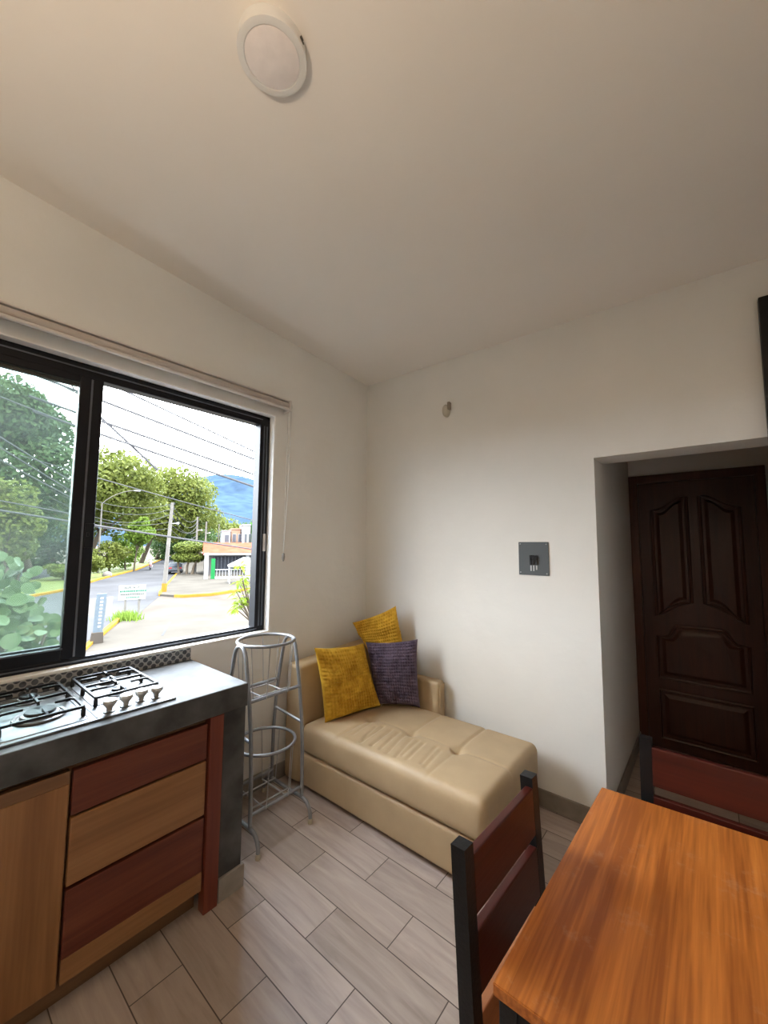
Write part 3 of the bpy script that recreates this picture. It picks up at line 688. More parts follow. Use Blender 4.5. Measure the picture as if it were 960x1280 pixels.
# ------------------------------------------------------------------ silver rack
rk = thing('basket_rack', 'silver tube two tier rack with wire baskets beside the sofa', 'rack', (.28, -1.165, 0))
RY = (-1.335, -1.0)
def leg_pts(s, y, top):
    xm = .275
    P_ = [(.148, .115), (.142, .40), (.128, .57), (.104, .73), (.070, .89)]
    return [Vector((xm + s * a, y, z)) for a, z in P_]
for y in RY:
    arch = leg_pts(-1, y, 1) + [Vector((.275 + .060 * math.cos(t), y, .925 + .075 * math.sin(t))) for t in [PI - PI * i / 10 for i in range(1, 10)]] + leg_pts(1, y, 1)[::-1]
    MB().tube(arch, .0105, 12).build('side_arch', 'silver_paint', rk, smooth=True, angle=60)
    foot = [(.500, y, .016), (.499, y, .05), (.488, y, .080), (.465, y, .102), (.43, y, .110), (.12, y, .110), (.085, y, .102), (.062, y, .080), (.051, y, .05), (.05, y, .016)]
    MB().tube(foot, .0105, 12).build('foot_rail', 'silver_paint', rk, smooth=True, angle=60)
    for x in (.50, .05):
        f = MB(); f.lathe([(.013, 0), (.0135, .01), (.0125, .026)], (x, y, 0), 16); f.build('foot_cap', 'foot', rk, smooth=True)
    MB().tube([(.150, y, .545), (.402, y, .525)], .0085, 10).build('shelf_bar', 'silver_paint', rk, smooth=True)
for x, z in ((.382, .725), (.168, .725), (.412, .165), (.138, .165)):
    MB().tube([(x, RY[0], z), (x, RY[1], z)], .0095, 10).build('cross_bar', 'silver_paint', rk, smooth=True)
for zr, rr, x0 in ((1.004, .162, .272), (.444, .165, .295)):
    rg = MB(); rg.tube([(x0 + rr * math.cos(2 * PI * i / 48), -1.1675 + rr * math.sin(2 * PI * i / 48), zr) for i in range(48)], .0088, 10, closed=True)
    rg = rg.build('basket_ring', 'silver_paint', rk, smooth=True)
    zb = zr - .285
    wires = MB()
    for s in (-1, 1):
        for t in (-.07, .07):
            yy = t; xx = math.sqrt((rr - .004) ** 2 - yy ** 2)
            wires.tube([(x0 + s * xx, -1.1675 + yy, zr), (x0 + s * (xx - .02), -1.1675 + yy, zb)], .0027, 6)
            wires.tube([(x0 + yy * 1.0, -1.1675 + s * xx, zr), (x0 + yy, -1.1675 + s * (xx - .02), zb)], .0027, 6)
    for t in (-.07, .07):
        xx = math.sqrt((rr - .004) ** 2 - t ** 2) - .02
        wires.tube([(x0 - xx, -1.1675 + t, zb), (x0 + xx, -1.1675 + t, zb)], .0042, 6)
        wires.tube([(x0 + t, -1.1675 - xx, zb + .004), (x0 + t, -1.1675 + xx, zb + .004)], .0042, 6)
    wires.build('wire_basket', 'wire', rg, smooth=True)

# ------------------------------------------------------------------ chaise sofa
sf = thing('chaise_sofa', 'beige leatherette chaise sofa with low back and arm in the corner', 'sofa', (.75, -.48, 0))
SY0, SY1 = -.838, -.115
def crease(p, a, b, wdt, depth, fade=.05):
    """groove between 2D points a and b on the seat top"""
    q = Vector((p.x, p.y)); A = Vector(a); B = Vector(b); d = B - A; t = max(0, min(1, (q - A).dot(d) / d.length_squared))
    r = (q - (A + d * t)).length
    return -depth * math.exp(-(r / wdt) ** 2)
rnd = random.Random(4)
wr_ = []
for i in range(11):
    x = .56 + i * .054 + rnd.uniform(-.012, .012)
    wr_.append(((x, -.545 - rnd.uniform(0, .04)), (x + rnd.uniform(.01, .05), -.735 - rnd.uniform(.0, .05)), rnd.uniform(.006, .010), rnd.uniform(.006, .011)))
def seat_disp(p):
    q = p.copy()
    k = max(0, (p.z - .36) / .06); k = min(1, k)
    u = (p.x - .22) / 1.25; v = (p.y - SY0) / (SY1 - SY0)
    q.z += k * .016 * math.sin(PI * min(1, max(0, u))) ** .6 * math.sin(PI * min(1, max(0, v))) ** .6
    q.z += k * (.018 * (u - .62))
    if k > 0:
        dz = 0
        for tx, ty in ((.52, -.50), (.845, -.50), (1.165, -.50)):
            dz -= .030 * math.exp(-((p.x - tx) ** 2 + (p.y - ty) ** 2) / .032 ** 2) + .010 * math.exp(-((p.x - tx) ** 2 + (p.y - ty) ** 2) / .09 ** 2)
        for a, b_, wd, dp in wr_: dz += crease(p, a, b_, wd, dp)
        dz += crease(p, (.845, -.50), (.845, SY1), .011, .008) + crease(p, (1.165, -.50), (1.165, SY1), .011, .009) + crease(p, (1.165, -.50), (1.165, SY0), .009, .005)
        dz += crease(p, (1.165, -.50), (1.48, -.50), .008, .005) + crease(p, (.52, -.5), (.52, SY0), .010, .006) + crease(p, (.52, -.5), (1.165, -.5), .010, .003)
        q.z += k * dz
    side = 1 - k
    q.y += (-.006 if p.y < (SY0 + SY1) / 2 else .004) * math.sin(PI * min(1, max(0, (p.z - .225) / .19))) * side
    return q
sb = MB(); sb.rbox(.205, 1.487, SY0, SY1, .224, .412, .042, 150, 84, 6, seat_disp)
seat = sb.build('seat_cushion', 'leather', sf, smooth=True, angle=80)
bs = MB(); bs.rbox(.195, 1.478, SY0 + .008, SY1 - .01, .024, .222, .018, 10, 8, 4); bs.build('base', 'leather', sf, smooth=True, angle=60)
bk = MB()
def back_disp(p):
    q = p.copy(); t = max(0, (p.z - .2) / .6); q.x += .012 * t * (1 if p.x < .1 else -1) * t; q.z += .035 * t * ((p.y + .84) / .8) * 1.2; return q
bk.rbox(.035, .195, -.845, -.03, .024, .765, .028, 6, 24, 18, back_disp); bk.build('backrest', 'leather', sf, smooth=True, angle=60)
ar = MB(); ar.rbox(.20, .800, -.112, -.028, .024, .605, .022, 14, 4, 14); ar.build('armrest', 'leather', sf, smooth=True, angle=60)
MB().box(.80, .806, -.10, -.04, .04, .59, .002).build('arm_end_panel', 'leather', sf)
for x in (.12, 1.40):
    for y in (-.78, -.18):
        f = MB(); f.lathe([(.022, 0), (.024, .026)], (x, y, 0), 14); f.build('foot', 'black_rubber', sf)

# ------------------------------------------------------------------ cushions
def pillow(mat, label, BL, BR, TR, TL, T, ribs=20, seed=0, crush=()):
    BL, BR, TR, TL = [Vector(v) for v in (BL, BR, TR, TL)]
    cen = (BL + BR + TR + TL) / 4
    N0 = ((BR - BL).cross(TL - BL)).normalized()
    mb = MB(); n = 150
    side = {}
    for sgn in (1, -1):
        V = {}
        for i in range(n + 1):
            for j in range(n + 1):
                u, v = -1 + 2 * i / n, -1 + 2 * j / n
                uu = u * (1 - .075 * (1 - v * v)); vv = v * (1 - .065 * (1 - u * u))
                a, b = (uu + 1) / 2, (vv + 1) / 2
                p = BL * (1 - a) * (1 - b) + BR * a * (1 - b) + TR * a * b + TL * (1 - a) * b
                e = max(0, (1 - u ** 2)) * max(0, (1 - v ** 2))
                th = T * e ** .5 if e > 0 else 0
                nz = noise.noise(Vector((u * 1.6 + seed, v * 1.6, sgn * 3))) * .022 + noise.noise(Vector((u * 4 + seed, v * 4, sgn * 5))) * .008
                for (cu, cv, cw, cd) in crush: nz -= cd * math.exp(-((v - cv - .15 * (u - cu)) / cw) ** 2) * math.exp(-((u - cu) / .8) ** 2)
                rib = .0085 * (abs(math.sin(PI * (v * .5 + .5) * ribs + .6 * noise.noise(Vector((u * 2, v * 2, seed))))) - .5) + .0032 * math.sin(PI * u * 20) * (1 if abs(u) < .85 else 0)
                fade = min(1, e * 6)
                q = p + N0 * sgn * (th + (nz + rib) * fade)
                if sgn == -1 and e == 0: V[i, j] = side[i, j]
                else:
                    V[i, j] = mb.bm.verts.new(q)
        for i in range(n):
            for j in range(n): mb.bm.faces.new((V[i, j], V[i + 1, j], V[i + 1, j + 1], V[i, j + 1]))
        side = V
    o = mb.build('throw_pillow', mat, None, smooth=True, angle=80)
    zmin = min(v.co.z for v in o.data.vertices)
    base(o, (cen.x, cen.y, zmin)); tag(o, label, 'pillow', 'throw pillows on the sofa'); return o
pillow('mustard', 'mustard yellow ribbed pillow leaning on the sofa back, nearest the rack', (.318, -.735, .405), (.452, -.325, .425), (.298, -.345, .838), (.292, -.815, .895), .082, 19, 1, [(0, .05, .10, .022)])
pillow('purple', 'dark purple ribbed pillow standing on the sofa seat beside the arm', (.405, -.335, .425), (.688, -.175, .428), (.660, -.165, .893), (.265, -.285, .832), .078, 20, 7)
pillow('mustard', 'mustard yellow pillow tilted high in the corner behind the purple pillow', (.235, -.165, .66), (.545, -.105, .60), (.445, -.145, 1.105), (.075, -.235, .945), .062, 19, 13, [(.2, .2, .12, .012)])

# ------------------------------------------------------------------ dining table
tb = thing('dining_table', 'orange brown wooden dining table on black steel legs, right foreground', 'table', (2.45, -1.4, 0))
TZ = .72
poly = [(1.951, -1.779), (3.02, -1.775), (3.02, -.882), (1.982, -.939)]
t_ = MB(); t_.prism(poly, lambda a, b: Vector((a, b, TZ - .024)), lambda a, b: Vector((a, b, TZ)))
bmesh.ops.bevel(t_.bm, geom=t_.bm.edges[:], offset=.002, segments=2, affect='EDGES'); t_.build('tabletop', 'table_top', tb)
def rail(a, b, z0, z1, th):
    a, b = Vector((*a, 0)), Vector((*b, 0)); d = (b - a).normalized(); n_ = Vector((-d.y, d.x, 0)) * th / 2
    m_ = MB(); m_.prism([(a + n_)[:2], (b + n_)[:2], (b - n_)[:2], (a - n_)[:2]], lambda p, q: Vector((p, q, z0)), lambda p, q: Vector((p, q, z1))); return m_
ip = [(1.978, -1.756), (2.99, -1.752), (2.99, -.910), (2.008, -.966)]
for i in range(4): rail(ip[i], ip[(i + 1) % 4], TZ - .064, TZ - .0245, .03).build('apron_rail', 'black_steel', tb)
for x, y in ip: MB().box(x - .018, x + .018, y - .018, y + .018, 0, TZ - .025, .003).build('leg', 'black_steel', tb)

# ------------------------------------------------------------------ chairs (local: backrest at x=0 facing +x, centred on y)
def make_chair(label):
    t = thing('dining_chair', label, 'chair', (0, 0, 0), world=False, group=None)
    W = .1835; RK = .025
    for s in (-1, 1):
        m_ = MB(); q = .018
        path = [(-.02, s * W, 0), (.0, s * W, .44), (-RK, s * W, .90)]
        m_.tube(path, q, square=True); m_.build('back_post', 'black_steel', t, world=False)
        m_ = MB(); m_.tube([(.385, s * W, 0), (.38, s * W, .425)], .0155, square=True); m_.build('leg', 'black_steel', t, world=False)
        m_ = MB(); m_.box(.016, .366, s * W - .010, s * W + .010, .39, .420, .002); m_.build('side_rail', 'black_steel', t, world=False)
    for z0, z1, mt in ((.752, .876, 'slat_y'), (.596, .721, 'slat_y'), (.446, .564, 'slat_low')):
        m_ = MB(); zm = (z0 + z1) / 2; xm = -RK * (zm - .44) / .46
        m_.box(xm - .004, xm + .018, -W + .017, W - .017, z0, z1, .003, Matrix.Rotation(-math.atan(RK / .46), 3, 'Y')); m_.build('back_slat', mt, t, world=False)
    m_ = MB(); m_.box(.024, .405, -W - .006 + .026, W + .006 - .026, .424, .446, .004); m_.build('seat', 'seat_wood', t, world=False)
    m_ = MB(); m_.box(.358, .372, -W + .017, W - .017, .39, .420, .002); m_.build('front_rail', 'black_steel', t, world=False)
    return t
ch = make_chair('red slatted dining chair with black posts pushed up to the near left table end')
ch['group'] = 'chairs at the dining table'
ch.location = (1.890, -1.540, 0); ch.rotation_euler = (0, 0, R(-3.1))
c2 = copy_tree(ch); c2['group'] = 'chairs at the dining table'; c2['label'] = 'red slatted dining chair on the far side of the table before the doorway'
c2.location = (2.2945, -.885, 0); c2.rotation_euler = (0, 0, R(-90))

# ================================================================== outside
ZG = -2.75
EX = {}
D_ = Vector((-.8992, .4376)); R_ = Vector((.4376, .8992)); O_ = Vector((-33, 11.2)); ANG = math.atan2(D_.y, D_.x)
def SW(u, v, z=ZG): p = O_ + D_ * u + R_ * v; return Vector((p.x, p.y, z))
def ground(name, poly, z0, z1, mat, label, cat):
    m_ = MB(); m_.prism(poly, lambda a, b: Vector((a, b, z0)), lambda a, b: Vector((a, b, z1)))
    o = m_.build(name, mat); o['kind'] = 'structure'; return o
ground('ground', [(-1200, -900), (-.2, -900), (-.2, 1000), (-1200, 1000)], ZG - .3, ZG, 'paving', '', '')
Lc = [(-22, -14), (-33, -4), (-38.2, 3), (-43, 7), (-52.7, 11.9), (-61.7, 17), (-69.5, 21.6), (-90, 31.4), (-111, 41.5), (-160, 64)]
Rc = [(-8, -3.5), (-15, 1.2), (-19.1, 3.2), (-23.7, 5.5), (-25.8, 7.3), (-33, 11.2), (-38.7, 14.3), (-53, 21.4), (-65, 28), (-80, 35.5), (-111, 50), (-160, 72)]
ground('road', Lc + Rc[::-1], ZG - .1, ZG + .012, 'asphalt', '', '')
Mc = [(-30, -20), (-41, -9), (-46, -1), (-51, 3.5), (-60, 8.5), (-69, 13), (-77, 17), (-98, 27), (-118, 36), (-165, 58)]
ground('median_lawn', Lc + Mc[::-1], ZG - .1, ZG + .14, 'grass', '', '')
M2 = [(-42, -34), (-56, -16), (-61, -6), (-66, -1), (-72, 3), (-80, 8), (-88, 12), (-108, 22), (-128, 31), (-172, 52)]
ground('road', Mc + M2[::-1], ZG - .1, ZG + .01, 'asphalt', '', '')
ground('sidewalk', [SW(0, 0)[:2], SW(-1.6, 1.6)[:2], SW(-1.2, 3.8)[:2], SW(1.5, 6.8)[:2], SW(6, 14)[:2], SW(90, 20)[:2], SW(90, -.1)[:2], SW(30, -.1)[:2]], ZG - .1, ZG + .16, 'sidewalk', '', '')
ground('sidewalk', [(-.2, -6), (-12, -.9), (-19.0, 3.35), (-23.4, 5.6), (-21.9, 6.6), (-17.2, 10.5), (-9, 17), (-.2, 24)], ZG - .1, ZG + .05, 'sidewalk', '', '')
def kerb(pts, r, label):
    m_ = MB(); m_.tube([(p[0], p[1], ZG + .06) for p in pts], r, square=True)
    o = m_.build('kerb', 'yellow'); o['kind'] = 'structure'; return o
kerb(Lc[1:], .14, ''); kerb([SW(26, -.15), SW(2, -.15), SW(0, 0)], .12, '')
kerb([SW(-1.2, 1.2), SW(-1.65, 1.8), SW(-1.35, 3.8), SW(.9, 6.2), SW(2.2, 7.4)], .16, ''); kerb(Rc[1:4], .10, '')
m_ = MB(); m_.prism([(-17.6, 5.44), (-20.6, 7.0), (-20.64, 6.9), (-17.6, 5.34)], lambda a, b: Vector((a, b, ZG + .03)), lambda a, b: Vector((a, b, ZG + .056))); jo = m_.build('paving_joint', 'asphalt'); jo['kind'] = 'structure'

# mountain ridge
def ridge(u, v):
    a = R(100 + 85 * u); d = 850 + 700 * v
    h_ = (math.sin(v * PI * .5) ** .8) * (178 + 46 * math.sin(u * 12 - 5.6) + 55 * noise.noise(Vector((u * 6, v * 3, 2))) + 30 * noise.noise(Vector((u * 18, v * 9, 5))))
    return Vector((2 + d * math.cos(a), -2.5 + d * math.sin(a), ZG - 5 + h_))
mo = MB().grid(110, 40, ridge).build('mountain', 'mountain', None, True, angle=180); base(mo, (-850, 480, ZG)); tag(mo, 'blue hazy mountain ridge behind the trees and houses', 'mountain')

def foliage(blobs, n, size, rng, flat=.0, aspect=1.6):
    """leaf clusters scattered through the outer shell of each ellipsoid blob"""
    mb = MB(); tot = sum((b_[3] * b_[4] + b_[3] * b_[5] + b_[4] * b_[5]) for b_ in blobs)
    for (cx, cy, cz_, rx, ry, rz) in blobs:
        k_ = int(n * (rx * ry + rx * rz + ry * rz) / tot)
        for _ in range(k_):
            d = Vector((rng.gauss(0, 1), rng.gauss(0, 1), rng.gauss(0, 1))).normalized()
            s = rng.uniform(.72, 1.04)
            p = Vector((cx + d.x * rx * s, cy + d.y * ry * s, cz_ + d.z * rz * s))
            nrm = (d + Vector((rng.gauss(0, .7), rng.gauss(0, .7), rng.gauss(0, .7) + flat))).normalized()
            t1 = nrm.orthogonal().normalized(); t1 = Matrix.Rotation(rng.uniform(0, 2 * PI), 3, nrm) @ t1; t2 = nrm.cross(t1)
            a = size * rng.uniform(.6, 1.25); b_ = a / aspect
            vs = [mb.bm.verts.new(p + q) for q in (t1 * a, t2 * b_ + nrm * a * .15, -t1 * a, -t2 * b_ + nrm * a * .15)]
            mb.bm.faces.new(vs)
    return mb
def crown(c, rx, ry, rz, nb, rng, br=.42):
    bl = [(c[0], c[1], c[2], rx * .72, ry * .72, rz * .72)]
    for _ in range(nb):
        d = Vector((rng.gauss(0, 1), rng.gauss(0, 1), rng.gauss(0, 1) + .25)).normalized()
        q = br * rng.uniform(.7, 1.2)
        bl.append((c[0] + d.x * rx * .68, c[1] + d.y * ry * .68, c[2] + d.z * rz * .68, rx * q, ry * q, rz * q * .85))
    return bl
def tree(name, label, cat, basep, c, rad, n, size, leaf, seed, trunk_r=.35, nb=14, bark='bark', group=None, branches=4):
    rng = random.Random(seed)
    t = thing(name, label, cat, basep, group=group)
    b0 = Vector(basep); cc = Vector(c)
    tm = MB(); mid = b0.lerp(cc, .5) + Vector((rng.uniform(-.3, .3), rng.uniform(-.3, .3), 0))
    tm.tube([b0 - Vector((0, 0, .05)), b0.lerp(mid, .5), mid, cc], [trunk_r * 1.25, trunk_r, trunk_r * .8, trunk_r * .35], 10)
    for i in range(branches):
        a = rng.uniform(0, 2 * PI); e = cc + Vector((math.cos(a) * rad[0] * .6, math.sin(a) * rad[1] * .6, rng.uniform(-.2, .5) * rad[2]))
        tm.tube([mid, mid.lerp(e, .5) + Vector((0, 0, .3)), e], [trunk_r * .5, trunk_r * .35, trunk_r * .12], 7)
    tm.build('trunk', bark, t, smooth=True)
    foliage(crown(c, *rad, nb, rng), n, size, rng).build('foliage', leaf, t)
    return t
G_ = ZG + .12
tree('tree', 'huge dark green tree filling the left window pane', 'tree', (-62, 7.5, G_), (-62.5, 4.0, 9.6), (8.5, 8.8, 11.2), 26000, .34, 'leaf_dark', 1, .45, 26)
tree('tree', 'lower yellowish tree in front of the huge tree, left window pane', 'tree', (-44.5, 3.0, G_), (-44.5, 2.4, 3.0), (3.0, 3.0, 4.2), 4000, .22, 'leaf_mid', 2, .2, 12)
tree('tree', 'broad yellow-green tree just right of the window divider', 'tree', (-70.5, 14.5, G_), (-73.5, 19.5, 8.8), (8, 7.2, 8.6), 12000, .36, 'leaf_mid', 3, .4, 22)
tree('tree', 'tall yellow-green tree arching over the road behind the utility pole', 'tree', (-93, 30.4, G_), (-92, 35.0, 10.6), (9, 11.0, 9.2), 17000, .38, 'leaf_mid', 4, .4, 24)
tree('tree', 'green tree of middle height leaning over the far end of the road', 'tree', (-112, 40.5, G_), (-111, 44.0, 5.5), (11, 10.0, 8.2), 9000, .45, 'leaf_dark', 5, .4, 18)
tree('tree', 'distant tree line crown beneath the mountain behind the lamp post', 'tree', (-128, 66, G_), (-128, 64, 4.0), (14, 13, 8.0), 6000, .5, 'leaf_mid', 6, .4, 16)
tree('tree', 'distant dark tree crown behind the white houses under the mountain', 'tree', (-150, 100, G_), (-150, 99, 4.0), (13, 14, 9.5), 6000, .5, 'leaf_dark', 16, .4, 16)
tree('tree', 'dark tree behind the huge tree, showing low at the divider', 'tree', (-95, 16, G_), (-97, 14, 5.0), (10, 9, 9.0), 7000, .42, 'leaf_dark', 7, .4, 16)
tree('tree', 'far green tree closing the left edge of the left window pane', 'tree', (-92, -8, G_), (-92, -9, 7.0), (11, 12, 11.0), 7000, .5, 'leaf_dark', 8, .4, 16)
tree('banana_plant', 'bright green leafy plant against the dark trees left of the utility pole', 'plant', (-66.3, 20.2, G_), (-66.3, 20.8, 3.0), (1.8, 2.1, 2.6), 1800, .28, 'leaf_bright', 9, .12, 8)
tree('shrub', 'big rounded green bush by the road beside the motorcyclist', 'bush', (-70.5, 20.4, G_), (-71, 20.3, .2), (2.4, 2.6, 2.6), 2600, .2, 'leaf_bright', 10, .12, 8)
tree('shrub', 'wide low bush between the left kerb and the white parked car', 'bush', (-65.5, 16.8, G_), (-65.5, 16.4, -.2), (2.2, 2.8, 2.0), 2400, .2, 'leaf_mid', 11, .12, 8)
tree('shrub', 'dark shrub at the foot of the window divider by the left kerb', 'bush', (-56.5, 12.0, G_), (-56.5, 12.2, -.9), (1.5, 1.6, 1.6), 1400, .16, 'leaf_mid', 12, .1, 6)
tree('shrub', 'pale scrubby bush under the huge tree, left window pane', 'bush', (-55, 9.2, G_), (-55, 9.4, -1.5), (1.8, 2.2, 1.0), 1500, .16, 'leaf_clip', 13, .1, 6)
# two-tier clipped street tree
rng = random.Random(21)
ct = thing('clipped_tree', 'street tree clipped in two flat tiers beside the grey car', 'tree', (-54.2, 22.6, ZG + .15))
tm = MB()
for dx, dy, lx, ly in ((-.5, -.6, -.9, -1.0), (.2, .1, .1, .2), (.5, .7, .9, 1.1)):
    tm.tube([(-54.2 + dx, 22.6 + dy, ZG + .1), (-54.2 + dx * 1.2, 22.6 + dy * 1.2, -1.6), (-54.2 + lx, 22.9 + ly, -.2), (-54.2 + lx, 23.0 + ly, .5)], [.2, .15, .12, .06], 8)
tm.build('trunk', 'pale_bark', ct, smooth=True)
foliage([(-54.2, 23.0, -.25, 1.6, 2.15, .75), (-54.2, 22.0, -.3, 1.2, 1.2, .7), (-54.2, 24.1, -.3, 1.2, 1.1, .7)], 3200, .14, rng, 1).build('lower_tier', 'leaf_clip', ct)
foliage([(-54.2, 23.1, 1.15, 1.6, 2.0, .85), (-54.2, 22.4, 1.0, 1.3, 1.5, .8)], 3000, .14, rng, 1).build('upper_tier', 'leaf_clip', ct)
# broad-leaved sea grape right outside
def big_leaf(mb, p, nrm, a, rng):
    nrm = nrm.normalized(); t1 = nrm.orthogonal().normalized(); t1 = Matrix.Rotation(rng.uniform(0, 2 * PI), 3, nrm) @ t1; t2 = nrm.cross(t1)
    k_ = 12; rim = []
    c1 = mb.bm.verts.new(p); 
    for i in range(k_):
        th = 2 * PI * i / k_; ca, sa_ = math.cos(th), math.sin(th)
        rr = a * (1 - .10 * math.cos(th))
        rim.append(mb.bm.verts.new(p + t1 * ca * rr * 1.05 + t2 * sa_ * rr * .95 + nrm * (abs(sa_) * a * .22 - .05 * a + .05 * a * math.sin(5 * th))))
    for i in range(k_): mb.bm.faces.new((c1, rim[i], rim[(i + 1) % k_]))
rng = random.Random(33)
sg = thing('sea_grape_shrub', 'shrub with big round leaves close outside the left window pane', 'shrub', (-3.9, -2.1, ZG))
stm = MB(); lf = MB()
tips = []
for i in range(34):
    e = Vector((-3.85 + rng.gauss(0, .42), -2.05 + rng.gauss(0, .36), .55 + rng.gauss(0, .36)))
    e.z = min(e.z, 1.22); e.y = min(e.y, -1.46 - .25 * max(0, e.z - .45)); e.x = min(e.x, -3.1)
    stm.tube([(-3.9, -2.1, ZG), (-3.9 + (e.x + 3.9) * .5, -2.1 + (e.y + 2.1) * .5, -.9), e], [.05, .03, .012], 7)
    for j in range(19):
        p = e + Vector((rng.gauss(0, .13), rng.gauss(0, .12), rng.gauss(0, .12) - .05))
        p.y = min(p.y, -1.40)
        big_leaf(lf, p, Vector((rng.gauss(.75, .5), rng.gauss(-.25, .5), rng.gauss(.6, .45))), rng.uniform(.042, .085), rng)
stm.build('stem', 'bark', sg, smooth=True); lf.build('foliage', 'leaf_grape', sg, smooth=True, angle=180)
# lime plant at right edge
lp = thing('lime_plant', 'lime green leafy plant at the right edge of the open window', 'plant', (-11.0, 6.15, ZG))
stm = MB(); lf = MB(); rng = random.Random(8)
for i in range(16):
    e = Vector((-11.35 + rng.gauss(0, .22), 5.72 + rng.gauss(0, .26), -.05 + rng.gauss(0, .5)))
    stm.tube([(-11.0, 6.15, ZG), (-11.1, 6.0, -1.4), e], [.05, .035, .012], 6)
    for j in range(9):
        d = Vector((rng.gauss(0, 1), rng.gauss(0, 1), rng.gauss(-.1, .6))).normalized()
        p0 = e + d * .05; p1 = e + d * rng.uniform(.25, .4) + Vector((0, 0, -.08)); sdv = d.cross(Vector((0, 0, 1))).normalized() * rng.uniform(.04, .07); pm = p0.lerp(p1, .5) + Vector((0, 0, .04))
        V_ = [lf.bm.verts.new(q) for q in (p0, pm + sdv, p1, pm - sdv)]; lf.bm.faces.new(V_)
stm.build('stem', 'bark', lp, smooth=True); lf.build('foliage', 'leaf_lime', lp)
# grass tuft by the sign
gt = MB(); rng = random.Random(5)
for i in range(500):
    p = Vector((-23.4 + rng.gauss(0, .42), 5.75 + rng.gauss(0, .26), ZG)); h_ = rng.uniform(.25, .6); a = rng.uniform(0, 2 * PI); dv = Vector((math.cos(a), math.sin(a), 0))
    V_ = [gt.bm.verts.new(q) for q in (p - dv * .04, p + dv * .04, p + dv * .02 + Vector((rng.gauss(0, .12), rng.gauss(0, .12), h_)))]; gt.bm.faces.new(V_)
gt = gt.build('grass_tuft', 'leaf_bright'); tag(gt, 'tuft of green grass at the feet of the white notice board', 'grass', kind='stuff')

# utility poles and lamps
def pole(label, basep, top, r, bands=True, arms=True):
    t = thing('utility_pole', label, 'utility pole', basep, group='utility poles along the street')
    MB().tube([basep, top], [r, r * .62], 14).build('shaft', 'pole', t, smooth=True)
    if bands: MB().tube([Vector(basep), Vector(basep).lerp(Vector(top), .10)], [r * 1.12, r * 1.08], 14).build('painted_base', 'yellow', t, smooth=True, label='yellow painted base')
    if arms:
        tv = Vector(top)
        for dz in (-.2, -.65, -1.1, -1.55):
            q = tv + (Vector(basep) - tv) * (-dz / (tv.z - basep[2]))
            MB().tube([q + Vector((.25, .1, 0)), q + Vector((.25, .1, .18))], .05, 8).build('insulator', 'grille', t)
        q = tv.lerp(Vector(basep), .24)
        b_ = MB(); b_.tube([q, q + Vector((.3, .45, .05))], .04, 8); b_.lathe([(.10, -.1), (.14, 0), (.10, .1)], q + Vector((.3, .5, .05)), 12); b_.build('street_light', 'house_white', t, smooth=True)
    return t
PM = (Vector((-34.55, 12.1, ZG + .1)), Vector((-34.35, 12.35, 5.22)))
pole('leaning concrete utility pole with a yellow base at the street corner', tuple(PM[0]), tuple(PM[1]), .19)
P2 = Vector((-53.81, 23.77, 5.42)); P3 = Vector((-60.48, 28.36, 5.19)); P4 = Vector((-77.3, 39.4, 5.8))
pole('second concrete utility pole, rising behind the clipped tree', (-53.81, 23.77, ZG + .1), tuple(P2), .16, False)
pole('third concrete utility pole, rising behind the white gate column', (-60.48, 28.36, ZG + .1), tuple(P3), .16, False)
pole('farthest thin utility pole in front of the white houses', (-77.3, 39.4, ZG + .1), tuple(P4), .14, False, False)
lp_ = thing('street_lamp', 'tall curved street lamp left of the road beside the window divider', 'street lamp', (-65.4, 15.3, ZG + .1))
MB().tube([(-65.4, 15.3, ZG + .1), (-65.4, 15.3, 7.4)], [.13, .09], 10).build('shaft', 'pole', lp_, smooth=True)
MB().tube(bez((-65.4, 15.3, 7.3), (-64.8, 16.6, 9.1), (-63.3, 18.7, 9.45)), .06, 8).build('curved_arm', 'pole', lp_, smooth=True)
MB().box(-63.6, -63.0, 18.6, 19.4, 9.33, 9.48, .04).build('lamp_head', 'house_white', lp_)

def cable(pts_or_ab, r, label, sag=0.0, ext=0.0):
    a, b_ = [Vector(v) for v in pts_or_ab]
    d = b_ - a; a2 = a - d * ext; b2 = b_ + d * ext
    P_ = [a2.lerp(b2, i / 24) - Vector((0, 0, sag * 4 * (i / 24) * (1 - i / 24))) for i in range(25)]
    o = MB().tube(P_, r, 6).build('street_cable', 'cable', None, True); base(o, P_[0]); tag(o, label, 'cable', 'cables over the street'); return o
cable(((-10.27, .67, 5.98), (-9.56, 2.71, 5.22)), .028, 'topmost faint cable across the open half of the window', 0, 1.2)
cable(((-10.26, .70, 5.42), (-8.68, 4.36, 4.24)), .034, 'second cable from the top across the open half of the window', 0, .4)
cable(((-10.27, .69, 4.86), (-8.67, 4.38, 3.75)), .034, 'third cable from the top across the open half of the window', 0, .4)
cable(((-10.27, .68, 4.50), (-8.82, 4.14, 3.45)), .034, 'fourth cable from the top across the open half of the window', 0, .4)
cable(((-10.26, .73, 4.86), (-9.93, 1.79, 3.84)), .034, 'steep cable dropping from the divider into the treetops', 0, .15)
cable(((-10.28, .64, 3.35), (-8.65, 4.42, 2.33)), .014, 'thin cable across the treetops above the utility pole', .05, .4)
cable(((-10.42, -1.25, 2.36), (-8.63, 4.44, 1.43)), .027, 'thick black cable crossing the whole window at road height', .04, .5)
